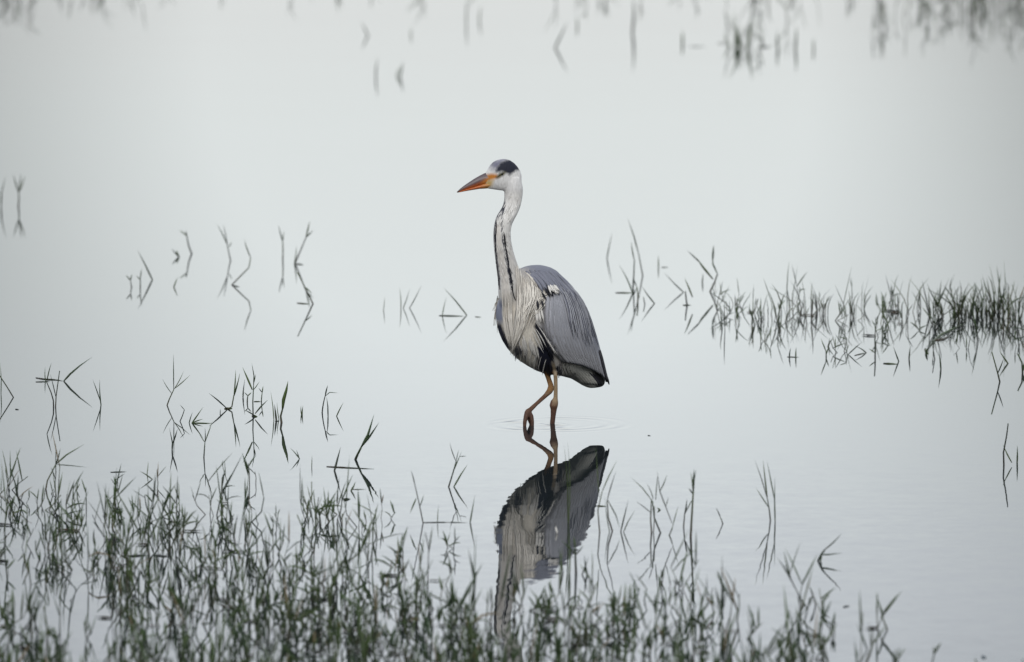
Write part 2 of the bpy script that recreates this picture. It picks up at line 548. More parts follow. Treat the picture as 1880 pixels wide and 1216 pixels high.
NC = over(NC, (0.53, 0.505, 0.475), np.clip((y_ - 420) / 90, 0, 1) * np.clip((rel - 30) / 30, 0, 1))
NC = over(NC, (0.66, 0.625, 0.585), np.clip((24 - np.abs(rel)) / 8, 0, 1) * np.clip((y_ - 395) / 20, 0, 1))
jit = 9 * (fbm2(y_ / 3.0, rel / 8.0, 5) - 0.5)
wid = np.interp(y_, [362, 372, 392, 405, 430, 458, 480, 505, 530, 560], [0, 7, 10, 6.5, 3.6, 5.5, 9, 9.5, 6, 1])
brk = np.clip((fbm2(y_ / 6.0 - 0.25 * rel, rel / 30.0, 31) - 0.18) * 5, 0.3, 1)
st1 = np.clip((wid - np.abs(rel - sep + jit)) / 3.0 + 0.4, 0, 1) * (y_ > 362) * brk
dash = np.clip((fbm2(y_ / 5.0 + 0.35 * rel, rel / 40.0, 8) - 0.33) * 6, 0, 1)
wid2 = np.interp(y_, [366, 380, 420, 470, 520, 545], [0, 12, 13, 10, 7, 0])
st2 = np.clip((wid2 - np.abs(rel + sep + jit)) / 4.0 + 0.4, 0, 1) * dash * (y_ > 366)
top = np.clip((15 - np.abs(rel)) / 8, 0, 1) * np.clip((y_ - 372) / 6, 0, 1) * np.clip((408 - y_) / 12, 0, 1) * np.clip((fbm2(y_ / 4.0, rel / 7.0, 9) - 0.35) * 5, 0, 1)
NC = over(NC, (0.02, 0.022, 0.036), np.clip(st1 + st2 + 0.85 * top, 0, 1))
C = C * (1 - nm_[:, None]) + NC * nm_[:, None]
# head
hm = np.clip((356 - y_) / 8, 0, 1)
HC = np.tile(np.array((0.68, 0.67, 0.665)), (nv, 1))
jx = x_ + 3 * (fbm2(x_ / 2.5, y_ / 2.0, 11) - 0.5); jy = y_ + 2 * (fbm2(x_ / 2.0, y_ / 2.0, 12) - 0.5)
HC = over(HC, (0.15, 0.15, 0.205), inpoly(jx, jy, [(899, 306), (904, 296), (925, 287), (940, 289), (924, 299), (914, 312), (904, 311)], 7))
HC = over(HC, (0.05, 0.052, 0.085), 0.85 * inpoly(jx, jy, [(899, 303), (905, 295), (913, 291), (911, 296), (904, 303)], 3))
HC = over(HC, NAVY, inpoly(jx, jy, [(910, 316.5), (913, 307), (919, 299), (929, 294.5), (938, 292.5), (947, 296), (953, 303), (957, 313), (952, 312.5), (946, 314.5), (940, 318.5), (935.5, 322.5), (931, 318.5), (922, 315.5)], 3.0))
HC = over(HC, (0.50, 0.19, 0.035), inpoly(x_, y_, [(890, 322), (902, 319), (911, 320), (917, 325), (908, 329), (890, 335)], 3))
HC = over(HC, (0.045, 0.042, 0.012), inpoly(x_, y_, [(910, 326), (917, 318), (924, 315.5), (929, 315.5), (927, 320.5), (920, 325), (912, 328.5)], 2.5))
HC = over(HC, (0.52, 0.36, 0.14), inpoly(x_, y_, [(892, 331), (906, 331), (903, 341), (896, 345), (888, 346)], 4))
C = C * (1 - hm[:, None]) + HC * hm[:, None]
# legs
legx1 = np.interp(y_, [655, 668, 690, 740, 800], [1012, 1016, 1019.7, 1018, 1013]); legx2 = np.interp(y_, [662, 680, 695, 708], [1000, 1003, 1007, 1011])
near_leg = np.clip((6 - np.minimum(np.abs(x_ - legx1), np.abs(x_ - legx2))) / 2, 0, 1)
lg = np.clip((y_ - 681) / 4, 0, 1) * (x_ < 1030) * np.maximum(near_leg, np.clip((y_ - 691) / 4, 0, 1))
LC = np.tile(np.array((0.26, 0.185, 0.11)), (nv, 1))
rightleg = np.clip((1016.5 - x_) / 2, 0, 1) * (y_ < 740)
LC = over(LC, (0.23, 0.12, 0.045), rightleg * np.clip((725 - y_) / 8, 0, 1))
LC = over(LC, (0.12, 0.062, 0.038), np.clip((y_ - 716 - 20 * (x_ > 1014)) / 12, 0, 1))
LC = over(LC, (0.062, 0.030, 0.021), np.clip((y_ - 748) / 12, 0, 1) * (0.6 + 0.4 * fbm2(x_ / 3, y_ / 3, 20)))
C = C * (1 - lg[:, None]) + LC * lg[:, None]
# the tibia shows bare up into the thigh feathers
tib = np.clip((3.6 - np.abs(x_ - np.interp(y_, [655, 668, 690], [1012, 1016, 1019.5]))) / 1.5, 0, 1) * np.clip((y_ - 662) / 8, 0, 1) * (y_ < 690) * (V[:, 1] < 0.02)
C = over(C, (0.33, 0.26, 0.18), tib)
at = body_me.attributes.new('Col', 'FLOAT_COLOR', 'POINT')
at.data.foreach_set('color', np.column_stack([C, np.ones(nv)]).ravel())
body = link('body', body_me, M_body, heron)
BVH = BVHTree.FromPolygons([Vector(v) for v in V], [tuple(p.vertices) for p in body_me.polygons])

def surf(px, py, guess_y=0.0):
    """point and outward normal on the bird under a photo pixel (nearest point where the sight line misses)"""
    d = ray(px, py).normalized()
    h = BVH.ray_cast(CAM, d)
    if h[0] is not None: return h[0], h[1]
    h = BVH.find_nearest(P(px, py, guess_y))
    return h[0], h[1]

def ribbon(name, pts, nrm, width, mat, parent, thick=0.0012, prof=None, taper=True):
    """feather: closed diamond section along pts, flat side facing nrm"""
    m = len(pts); v = []; f = []; uvs = []
    for i in range(m):
        a = pts[max(i - 1, 0)]; b_ = pts[min(i + 1, m - 1)]
        tt = (b_ - a).normalized()
        s = tt.cross(nrm[i])
        if s.length < 1e-4: s = tt.cross(Vector((0, 1, 0.1)))
        s.normalize(); u = s.cross(tt).normalized()
        q = i / (m - 1)
        w = (prof(q) if prof else (min(1, 0.45 + 1.6 * q) * (1 if q < 0.55 else max(0.06, 1 - ((q - 0.55) / 0.45) ** 2)))) * width / 2
        p = pts[i]
        dr = u * min(0.0016, w * 0.22)
        v += [p - s * w - dr, p + u * thick, p + s * w - dr, p - u * thick * 0.5 - dr]
    for i in range(m - 1):
        for j in range(4):
            a, b_ = i * 4 + j, i * 4 + (j + 1) % 4
            f.append((a, b_, b_ + 4, a + 4))
            u0 = (0, .5, 1, .5)[j]; u1 = (.5, 1, .5, 0)[j]
            uvs += [(u0, i / (m - 1)), (u1, i / (m - 1)), (u1, (i + 1) / (m - 1)), (u0, (i + 1) / (m - 1))]
    f += [(3, 2, 1, 0), tuple(range(4 * m - 4, 4 * m))]
    uvs += [(.5, 0)] * 4 + [(.5, 1)] * 4
    me = mesh(name, v, f)
    uvl = me.uv_layers.new(name='UVMap')
    uvl.data.foreach_set('uv', np.array(uvs).ravel())
    return link(name, me, mat, parent)

def catmull(ps, m):
    """m points along a Catmull-Rom curve through ps (any dimension)"""
    ps = [np.array(p, float) for p in ps]
    if len(ps) == 2:
        return [ps[0] + (ps[1] - ps[0]) * i / (m - 1) for i in range(m)]
    q = [2 * ps[0] - ps[1]] + ps + [2 * ps[-1] - ps[-2]]
    out_ = []
    for i in range(m):
        tt = i / (m - 1) * (len(ps) - 1)
        k = min(int(tt), len(ps) - 2); f_ = tt - k
        p0, p1, p2, p3 = q[k:k + 4]
        out_.append(0.5 * (2 * p1 + (p2 - p0) * f_ + (2 * p0 - 5 * p1 + 4 * p2 - p3) * f_ ** 2 + (3 * p1 - p0 - 3 * p2 + p3) * f_ ** 3))
    return out_

# --- folded wings: a shell over the flank, rows of feathers on it; the far wing is its mirror image
WL = [(1003, 531), (996, 566), (995, 600), (1009, 638), (1029, 663)]
WR = [(1030, 506), (1073, 558), (1094, 609), (1106, 655), (1113, 703)]
def wing_px(u, v):
    a = catmull(WL, 41)[int(round(min(max(v, 0), 1) * 40))]; b_ = catmull(WR, 41)[int(round(min(max(v, 0), 1) * 40))]
    p = a + (b_ - a) * u
    if v > 0.6: p[1] -= 9 * math.sin(math.pi * u) * ((v - 0.6) / 0.4) ** 2
    if v > 1: p[1] += (v - 1) * 160; p[0] += (v - 1) * 25
    return p
_cacheL = {}
NU, NV = 18, 28
SP = np.zeros((NU + 1, NV + 1, 3)); SN = np.zeros((NU + 1, NV + 1, 3))
WLc, WRc = catmull(WL, 41), catmull(WR, 41)
for i in range(NU + 1):
    for j in range(NV + 1):
        u, v = i / NU, j / NV
        k = v * 40; k0 = min(int(k), 39); fr = k - k0
        a = WLc[k0] * (1 - fr) + WLc[k0 + 1] * fr; b_ = WRc[k0] * (1 - fr) + WRc[k0 + 1] * fr
        p = a + (b_ - a) * min(u, 0.965)
        if v > 0.6: p[1] -= 12 * math.sin(math.pi * u) ** 0.8 * ((v - 0.6) / 0.4) ** 2
        h, nn = surf(p[0], p[1], ymid((p[0] - 1014) * K) - 0.03)
        SP[i, j] = h; SN[i, j] = nn
def smooth_grid(G, it):
    for _ in range(it):
        Pd = np.pad(G, ((1, 1), (1, 1), (0, 0)), mode='edge')
        A = (Pd[:-2, 1:-1] + Pd[2:, 1:-1] + Pd[1:-1, :-2] + Pd[1:-1, 2:]) / 4
        G = G.copy(); G[1:-1, 1:-1] = 0.5 * G[1:-1, 1:-1] + 0.5 * A[1:-1, 1:-1]
    return G
SP = smooth_grid(SP, 4)
for _ in range(10):
    Pd = np.pad(SN, ((1, 1), (1, 1), (0, 0)), mode='edge')
    SN = (Pd[:-2, 1:-1] + Pd[2:, 1:-1] + Pd[1:-1, :-2] + Pd[1:-1, 2:] + 2 * SN) / 6
SN /= np.linalg.norm(SN, axis=2, keepdims=True)
def shell_off(u, v):
    return -0.002 + 0.005 * min(1, v / 0.12) + 0.007 * min(1, u / 0.12) * min(1, (1 - u) / 0.10 + 0.15) * min(1, v / 0.15) + 0.005 * max(0, v - 0.7) / 0.3
def wing_at(u, v, extra=0.0):
    uu = min(max(u, 0), 1) * NU; vv = min(max(v, 0), 1) * NV
    i = min(int(uu), NU - 1); j = min(int(vv), NV - 1); a = uu - i; b_ = vv - j
    g = lambda G: (G[i, j] * (1 - a) + G[i + 1, j] * a) * (1 - b_) + (G[i, j + 1] * (1 - a) + G[i + 1, j + 1] * a) * b_
    p = g(SP); nn = g(SN)
    if v > 1:
        d = SP[min(int(round(uu)), NU), NV] - SP[min(int(round(uu)), NU), NV - 4]
        p = p + d * (v - 1) * NV / 4
    return Vector(p + nn * (shell_off(u, min(v, 1)) + extra)), Vector(nn)

rnd = random.Random(7)
wing_specs = []                                  # (name, width m, material, [(u,v,extra)...], profile)
broad = lambda q: (0.55 + 0.45 * min(1, q / 0.3)) * (1 if q < 0.72 else math.sqrt(max(0.02, 1 - ((q - 0.72) / 0.28) ** 2)))
def row(n_, u0, u1, v0, v1, w, mat, ex0, ex1, jit=0.02, prof=broad, name='feather', dive=0.0):
    for k in range(n_):
        u = u0 + (u1 - u0) * (k + 0.5) / n_ + rnd.uniform(-1, 1) * 0.006
        a = v0 + rnd.uniform(-jit, jit); b_ = v1 + rnd.uniform(-jit, jit)
        du = rnd.uniform(-0.012, 0.012)
        wing_specs.append((name, w * rnd.uniform(0.9, 1.1), mat, [(u + du * q, a + (b_ - a) * q, ex0 + (ex1 - ex0) * q - dive * max(0, q - 0.55) / 0.45) for q in (0, .2, .4, .6, .8, .92, 1)], prof))
row(16, 0.06, 0.86, 0.50, 1.0, 0.0135, M_second, 0.0000, 0.0012, 0.006, name='secondary')
row(12, 0.04, 0.86, 0.30, 0.82, 0.0215, M_wingf, 0.0002, 0.0007, 0.07, name='greater_covert', dive=0.0014)
row(10, 0.05, 0.80, 0.16, 0.62, 0.0215, M_wingf, 0.0003, 0.0008, 0.08, name='median_covert', dive=0.0014)
row(8, 0.06, 0.76, 0.03, 0.44, 0.0215, M_wingf, 0.0003, 0.0008, 0.08, name='lesser_covert', dive=0.0014)
row(7, 0.875, 1.0, 0.70, 1.03, 0.0095, M_prim, 0.0010, 0.0034, 0.012, name='primary')
lance = lambda q: min(1, 0.15 + 2.4 * q) * (1 if q < 0.5 else max(0.05, 1 - ((q - 0.5) / 0.5) ** 1.5))
for k in range(34):                              # long scapular plumes over the back of the wing
    u = 0.50 + 0.46 * (k + rnd.random()) / 34
    a = rnd.uniform(0.02, 0.26); ln = rnd.uniform(0.34, 0.50)
    pale = k % 5 not in (1, 3)
    wing_specs.append(('scapular_plume', rnd.uniform(0.0035, 0.0055) if pale else rnd.uniform(0.008, 0.011), M_scap if pale else M_scapd,
                       [(u + rnd.uniform(-.004, .004) - 0.05 * q, a + ln * q, (0.0028 if pale else 0.0018) + 0.0016 * q) for q in (0, .2, .4, .6, .8, 1)], lance))

def shell_mesh(flip):
    v, f = [], []
    top_, bot = {}, {}
    for i in range(NU + 1):
        for j in range(NV + 1):
            p, nn = wing_at(i / NU, j / NV)
            q = p - nn * 0.006
            if flip: p, q = mirror(p), mirror(q)
            top_[i, j] = len(v); v.append(p); bot[i, j] = len(v); v.append(q)
    for i in range(NU):
        for j in range(NV):
            f.append((top_[i, j], top_[i + 1, j], top_[i + 1, j + 1], top_[i, j + 1]))
            f.append((bot[i, j], bot[i, j + 1], bot[i + 1, j + 1], bot[i + 1, j]))
    edge = [(i, 0) for i in range(NU)] + [(NU, j) for j in range(NV)] + [(i, NV) for i in range(NU, 0, -1)] + [(0, j) for j in range(NV, 0, -1)]
    for a, b_ in zip(edge, edge[1:] + edge[:1]):
        f.append((top_[a], bot[a], bot[b_], top_[b_]))
    me = mesh('wing', v, f)
    bm = bmesh.new(); bm.from_mesh(me); bmesh.ops.recalc_face_normals(bm, faces=bm.faces); bm.to_mesh(me); bm.free()
    uu = np.array([[i / NU, j / NV] for i in range(NU + 1) for j in range(NV + 1) for _ in (0, 1)])
    Cc = np.tile(np.array(WINGG) * 0.95, (len(uu), 1))
    Cc = over(Cc, BACKG, np.clip((uu[:, 0] - 0.5) / 0.3, 0, 1) * np.clip((0.8 - uu[:, 1]) / 0.3, 0, 1))
    Cc = over(Cc, (0.21, 0.205, 0.21), np.clip((0.25 - uu[:, 0]) / 0.2, 0, 1))
    Cc = over(Cc, (0.03, 0.03, 0.035), np.clip((uu[:, 0] - 0.9) / 0.04, 0, 1) * np.clip((uu[:, 1] - 0.74) / 0.05, 0, 1))
    a_ = me.attributes.new('Col', 'FLOAT_COLOR', 'POINT')
    a_.data.foreach_set('color', np.column_stack([Cc, np.ones(len(Cc))]).ravel())
    return me

for flip in (False, True):
    wing = link('wing', shell_mesh(flip), M_body, heron)
    for nme, w, mat, path, prof in wing_specs:
        pn = [wing_at(*q) for q in path]
        pts = [mirror(a) if flip else a for a, _ in pn]
        nr_ = [(b_ - NL * (2 * b_.dot(NL))) if flip else b_ for _, b_ in pn]
        ribbon(nme, pts, nr_, w, mat, wing, 0.0006, prof)

# --- feathers laid straight on the body from sight-line paths
def on_body(name, path, width, mat, off0, off1, mats_parent=heron, m=8, prof=None, both=False, thick=0.0010, hang=True):
    pp = catmull(path, m)
    pts, nn = [], []
    lasty = None; prev_off = None
    for i, q in enumerate(pp):
        d = ray(q[0], q[1]).normalized()
        h = BVH.ray_cast(CAM, d)
        o = off0 + (off1 - off0) * i / (m - 1)
        if h[0] is not None and (lasty is None or abs(h[0].y - lasty) < 0.035):
            p = h[0] + h[1] * o; lasty = h[0].y; nr_ = h[1]
        else:
            if lasty is None:
                g, nr_ = surf(q[0], q[1], ymid((q[0] - 1014) * K) - 0.05); lasty = g.y
            p = P(q[0], q[1], lasty - o); nr_ = Vector((0.2, -1, 0.1)).normalized()
        pts.append(p); nn.append(nr_)
    # even out the relief
    for _ in range(2):
        pts = [pts[0]] + [(pts[i - 1] + pts[i] * 2 + pts[i + 1]) / 4 for i in range(1, m - 1)] + [pts[-1]]
    ribbon(name, pts, nn, width, mat, mats_parent, thick, prof or lance)
    if both:
        ribbon(name, [mirror(p) for p in pts], [v - NL * (2 * v.dot(NL)) for v in nn], width, mat, mats_parent, thick, prof or lance)

rnd = random.Random(21)
# breast plumes hanging from the base of the neck
for k in range(62):
    s = (k + rnd.random()) / 62
    sx = 946 + 54 * s + rnd.uniform(-3, 3); sy = 492 + 36 * s + rnd.uniform(-8, 14)
    ex = 944 + 46 * s ** 1.2 + rnd.uniform(-6, 6); ey = 648 - 78 * s ** 0.8 + rnd.uniform(-26, 4)
    mx_ = sx + (4 + 8 * s); my_ = sy + (ey - sy) * 0.42
    on_body('breast_plume', [(sx, sy), (mx_, my_), (ex * 0.55 + mx_ * 0.45 + 1, my_ * 0.45 + ey * 0.55), (ex, ey)],
            rnd.uniform(0.0042, 0.0075), M_plume, 0.002, rnd.uniform(0.006, 0.013), both=(k > 30 and k % 2 == 0))
for k in range(9):                                # those that meet in a point low on the breast
    ox = rnd.uniform(-7, 9)
    on_body('breast_plume', [(958 + ox, 560 + rnd.uniform(-12, 8)), (957 + ox * 0.8, 590), (950 + ox * 0.5, 618), (941 + ox * 0.35, 642 + rnd.uniform(-4, 8))], 0.006, M_plume, 0.006, 0.012)
for k in range(16):                               # dim plumes down the near breast
    ox = rnd.uniform(0, 1)
    on_body('breast_plume', [(919 + 22 * ox, 562 + rnd.uniform(-34, 20)), (921 + 22 * ox, 592), (927 + 20 * ox, 618), (934 + 14 * ox, 636 + rnd.uniform(-10, 8))], 0.0055, M_plume, 0.003, 0.006)
# short fringes lying out over the shoulder
for k in range(22):
    s = rnd.random()
    sx, sy = 958 + 30 * s, 496 + 18 * s
    on_body('shoulder_plume', [(sx, sy), (sx + 12, sy + 10 + 4 * s), (sx + 20 + rnd.uniform(0, 6), sy + 22 + rnd.uniform(0, 10))], 0.0042, M_plume, 0.001, 0.005, m=6, both=(k % 2 == 0))
# black streak feathers of the neck, two rows
for k in range(20):
    py_ = 425 + 118 * k / 20
    xr = np.interp(py_, [405, 440, 470, 500, 540], [923, 925, 930.5, 935, 942])
    on_body('neck_streak', [(xr, py_), (xr + 2, py_ + 9), (xr + 3.6 + rnd.uniform(-.8, 3.0), py_ + 16)], 0.0034, M_black, 0.0006, 0.002, m=5)
for k in range(15):
    py_ = 405 + 120 * k / 15
    xr = np.interp(py_, [405, 440, 470, 500, 540], [911, 908.5, 910.5, 914, 918])
    on_body('neck_streak', [(xr, py_), (xr + 1, py_ + 8), (xr + 1.5 + rnd.uniform(-1, 1), py_ + 15)], 0.0036, M_black, 0.0006, 0.0015, m=5)
# small contour feathers that roughen the neck
for k in range(70):
    py_ = 350 + 170 * rnd.random()
    a_ = float(np.interp(py_, [r[0] for r in NECK[::-1]], [r[1] for r in NECK[::-1]])); b_ = float(np.interp(py_, [r[0] for r in NECK[::-1]], [r[2] for r in NECK[::-1]]))
    q_ = rnd.uniform(0.12, 0.95)
    x0_ = a_ + (b_ - a_) * q_
    py2 = py_ + rnd.uniform(9, 16)
    a2 = float(np.interp(py2, [r[0] for r in NECK[::-1]], [r[1] for r in NECK[::-1]])); b2 = float(np.interp(py2, [r[0] for r in NECK[::-1]], [r[2] for r in NECK[::-1]]))
    x1_ = a2 + (b2 - a2) * min(1.0, q_ + rnd.uniform(-.02, .06))
    on_body('neck_feather', [(x0_, py_), ((x0_ + x1_) / 2, (py_ + py2) / 2), (x1_, py2)], rnd.uniform(0.003, 0.0048), M_neck, 0.0002, 0.0016, m=5, thick=0.0005)
# shoulder: black and white tufts at the bend of the wing
for a, b_, w, mt in [((996, 530), (1005, 548), .006, M_black), ((1000, 529), (1009, 546), .006, M_black), ((990, 538), (999, 553), .005, M_black), ((1004, 536), (1011, 547), .005, M_black),
                     ((983, 552), (985, 570), .005, M_black), ((991, 553), (993, 566), .005, M_black)]:
    on_body('shoulder_feather', [a, ((a[0] + b_[0]) / 2 + 1, (a[1] + b_[1]) / 2), b_], w * 1.6, mt, 0.012, 0.013, m=6, both=True)
for k in range(16):
    sx, sy = 1001 + rnd.uniform(0, 16), 525 + rnd.uniform(0, 6)
    on_body('shoulder_feather', [(sx, sy), (sx + 2, sy + 5), (sx + 5 + rnd.uniform(-2, 2), sy + 11 + rnd.uniform(0, 5))], 0.0085, M_white, 0.013, 0.019, m=5, both=True)
for k in range(10):
    sx, sy = 979 + rnd.uniform(0, 15), 567 + rnd.uniform(0, 6)
    on_body('shoulder_feather', [(sx, sy), (sx + 1, sy + 9), (sx + 3 + rnd.uniform(-2, 2), sy + 20 + rnd.uniform(0, 5))], 0.0075, M_white, 0.008, 0.012, m=5, both=True)
# black flank stripe and the pale loose feathers crossing it
for k in range(9):
    o_ = rnd.uniform(-3, 3)
    sy = 592 + 5 * k
    sx = 981 + 2.6 * k + o_
    on_body('flank_feather', [(sx, sy), (sx + 6, sy + 14), (sx + 14, sy + 32)], 0.0075, M_black, 0.004, 0.007, m=6, both=True)
for path in [[(978, 600), (988, 620), (996, 640)], [(982, 602), (993, 620), (1001, 636)], [(976, 606), (986, 628), (997, 646)], [(986, 598), (998, 615), (1006, 634)],
             [(1003, 624), (1010, 636), (1020, 648)], [(1002, 620), (1009, 634), (1017, 650)]]:
    on_body('flank_feather', path, 0.0045, M_white, 0.009, 0.012, m=6)
for k in range(14):                               # soft belly feathers
    sx = 950 + rnd.uniform(0, 34); sy = 612 + (sx - 950) * 0.25 + rnd.uniform(0, 14)
    on_body('belly_feather', [(sx, sy), (sx + 3, sy + 14), (sx + 7, sy + 28)], 0.008, M_white, 0.001, 0.003, m=6)
# hanging tuft under the breast and stray filaments
for ex, ey, w in [(946, 664, .006), (950, 659, .006), (953, 656, .0055), (957, 655, .004), (948, 661, .0045), (960, 657, .004)]:
    on_body('breast_tuft', [(946 + (ex - 946) * .6, 634), (947 + (ex - 946) * .8, 646), (ex, ey)], w, M_tuft, 0.004, 0.002, m=6)
for ex, ey in [(937, 652), (942, 658), (913, 612), (985, 678), (1026, 694), (1044, 690), (1052, 692)]:
    on_body('breast_tuft', [(ex + 3, ey - 24), (ex + 1, ey - 10), (ex, ey)], 0.0018, M_plume, 0.003, 0.003, m=5)
for k in range(12):                               # loose feathers where the thigh meets the legs
    sx = rnd.choice((1006, 1009, 1023, 1026, 1029)) + rnd.uniform(-2, 2)
    on_body('thigh_feather', [(sx, 668 + rnd.uniform(-6, 4)), (sx + 0.5, 680), (sx + rnd.uniform(-2, 3), 690 + rnd.uniform(-4, 4))], 0.005, M_black if sx < 1024 else M_tuft, 0.001, 0.003, m=6)
for k in range(10):
    sx = 1030 + 24 * rnd.random()
    on_body('flank_feather', [(sx, 664), (sx + 3, 676), (sx + 8, 687 + rnd.uniform(-2, 4))], 0.009, M_tail, 0.0005, 0.0025, m=6)
for k in range(26):                               # ragged lower outline of breast and belly
    q_ = rnd.random()
    ex = float(np.interp(q_, [0, .3, .6, 1], [922, 938, 958, 1000])); ey = float(np.interp(q_, [0, .3, .6, 1], [612, 641, 660, 684]))
    on_body('breast_tuft', [(ex + 6, ey - 22), (ex + 2, ey - 9), (ex + rnd.uniform(-1, 4), ey + rnd.uniform(1, 8))], rnd.uniform(0.003, 0.0055), rnd.choice((M_plume, M_white, M_white, M_plume, M_tuft)) if q_ > 0.35 else M_tuft, 0.001, 0.002, m=6)
# tail under the wing tips
for k in range(8):
    s = k / 7
    on_body('tail_feather', [(1048 + 38 * s, 676 + 8 * s), (1060 + 36 * s, 692 + 2 * s), (1073 + 32 * s, 705 + 2 * s)], 0.016, M_tail if s < 0.75 else M_prim, -0.0012, 0.0025, m=7, prof=broad)
# mantle feathers lying from the hump over the root of the wing
for k in range(26):
    s = k / 25
    sx = 968 + 62 * s + rnd.uniform(-3, 3); sy = 497 - 5 * math.sin(3.1 * s) + 12 * s * s + rnd.uniform(0, 8)
    on_body('mantle_feather', [(sx, sy), (sx + 11, sy + 10 + 3 * s), (sx + 21 + rnd.uniform(0, 5), sy + 25 + 6 * s), (sx + 28 + 2 * s, sy + 40 + 8 * s)], 0.013, M_mantle, 0.001, 0.0105, m=8, both=True, prof=broad, thick=0.0006)

# --- bill and eyes
def bill_mesh(name, st, colf):
    rs = []
    cols = []
    for px_, tp, bt, w, ew in st:
        y = head_y(px_)
        a, b_ = P(px_, tp, y), P(px_, bt, y)
        c = (a + b_) / 2; h = (a - b_).length / 2
        ring = []
        for k in range(16):
            an = 2 * math.pi * k / 16
            zz = math.sin(an)
            ww = w * (1 - 0.45 * (zz * ew if zz * ew > 0 else 0))
            ring.append(c + Vector((0, math.cos(an) * ww, zz * h)))
            cols.append(colf(px_, zz))
        rs.append(ring)
    v, f = loft(rs)
    me = mesh(name, v, f)
    a_ = me.attributes.new('Col', 'FLOAT_COLOR', 'POINT')
    a_.data.foreach_set('color', np.column_stack([np.array(cols), np.ones(len(cols))]).ravel())
    return me
def lerp3(a, b_, t_):
    t_ = min(1, max(0, t_)); return tuple(a[i] + (b_[i] - a[i]) * t_ for i in range(3))
def upper_col(px_, zz):
    c = lerp3((0.44, 0.115, 0.03), (0.085, 0.06, 0.07), (zz + 0.62) / 0.42)
    if px_ > 884: c = lerp3(c, (0.65, 0.25, 0.05), (0.2 - zz) * 2 * min(1, (px_ - 884) / 12))
    return lerp3(c, (0.06, 0.04, 0.035), (846 - px_) / 5)
def lower_col(px_, zz):
    c = lerp3((0.45, 0.11, 0.025), (0.43, 0.21, 0.06), (px_ - 878) / 18)
    return lerp3(c, (0.06, 0.045, 0.035), (845 - px_) / 5)
UP = [(908, 317, 333, .0125, 1), (902, 316.4, 334, .0140, 1), (896, 316.5, 335.5, .0120, 1), (889, 318.5, 337.5, .0088, 1), (880, 323, 340.5, .0075, 1), (870, 328.8, 343.8, .0062, 1),
      (860, 335.5, 346.6, .0049, 1), (852, 341, 349.2, .0038, 1), (845, 346.5, 351.6, .0026, 1), (841, 350.3, 352.9, .0016, 1), (838.6, 352.6, 353.4, .0006, 1)]
LO = [(908, 333, 343.5, .0120, -1), (902, 333.6, 345.2, .0130, -1), (896, 335, 346.2, .0110, -1), (889, 337.2, 346.8, .0080, -1), (880, 340.2, 347.2, .0068, -1), (870, 343.6, 348.8, .0056, -1),
      (860, 346.4, 350.4, .0044, -1), (852, 349, 351.8, .0033, -1), (845, 351.4, 353.2, .0022, -1), (841, 352.8, 353.9, .0013, -1), (839, 353.5, 354, .0006, -1)]
bill = link('bill', bill_mesh('bill', UP, upper_col), M_bill, heron)
link('lower_mandible', bill_mesh('lower_mandible', LO, lower_col), M_bill, bill)

M_iris = bpy.data.materials.new('iris'); t, n, l, b = nt(M_iris)
b.inputs['Base Color'].default_value = (0.42, 0.33, 0.03, 1); b.inputs['Roughness'].default_value = 0.08
gn = n.new('ShaderNodeTexNoise'); gn.inputs['Scale'].default_value = 900
gr = n.new('ShaderNodeValToRGB'); gr.color_ramp.elements[0].color = (0.12, 0.095, 0.012, 1); gr.color_ramp.elements[1].color = (0.3, 0.24, 0.03, 1)
l.new(gn.outputs[0], gr.inputs[0]); l.new(gr.outputs[0], b.inputs['Base Color'])
M_pupil = bpy.data.materials.new('pupil'); t, n, l, b = nt(M_pupil)
b.inputs['Base Color'].default_value = (0.004, 0.004, 0.004, 1); b.inputs['Roughness'].default_value = 0.05
def ball(name, c, r, mat, parent, sc=(1, 1, 1)):
    bm = bmesh.new(); bmesh.ops.create_uvsphere(bm, u_segments=16, v_segments=10, radius=r)
    for v in bm.verts: v.co = Vector((v.co.x * sc[0], v.co.y * sc[1], v.co.z * sc[2])) + c
    me = bpy.data.meshes.new(name); bm.to_mesh(me); bm.free()
    return link(name, me, mat, parent)
hp, hn = surf(922, 320.3)
yc = head_y(922)
for s_ in (0, 1):
    c = Vector(hp) - Vector(hn) * 0.0035
    cpup = Vector(hp) - Vector(hn) * 0.0010
    if s_: c.y = 2 * yc - c.y; cpup.y = 2 * yc - cpup.y
    eye = ball('eye', c, 0.0050, M_iris, heron, (1.15, 1, 0.85))
    ball('pupil', cpup, 0.0036, M_pupil, eye)

# ------------------------------------------------------------------ water grass
GREEN = [(0.018, 0.046, 0.014), (0.030, 0.068, 0.018), (0.052, 0.092, 0.022), (0.012, 0.030, 0.014), (0.066, 0.112, 0.026)]
BROWN = [(0.018, 0.014, 0.010), (0.030, 0.020, 0.013), (0.012, 0.012, 0.011), (0.055, 0.036, 0.022)]
leaf_prof = lambda q: (0.55 + 0.45 * min(1, q / 0.3)) * (1 if q < 0.35 else max(0.06, 1 - ((q - 0.35) / 0.65) ** 1.6))
stem_prof = lambda q: 1 - 0.35 * q

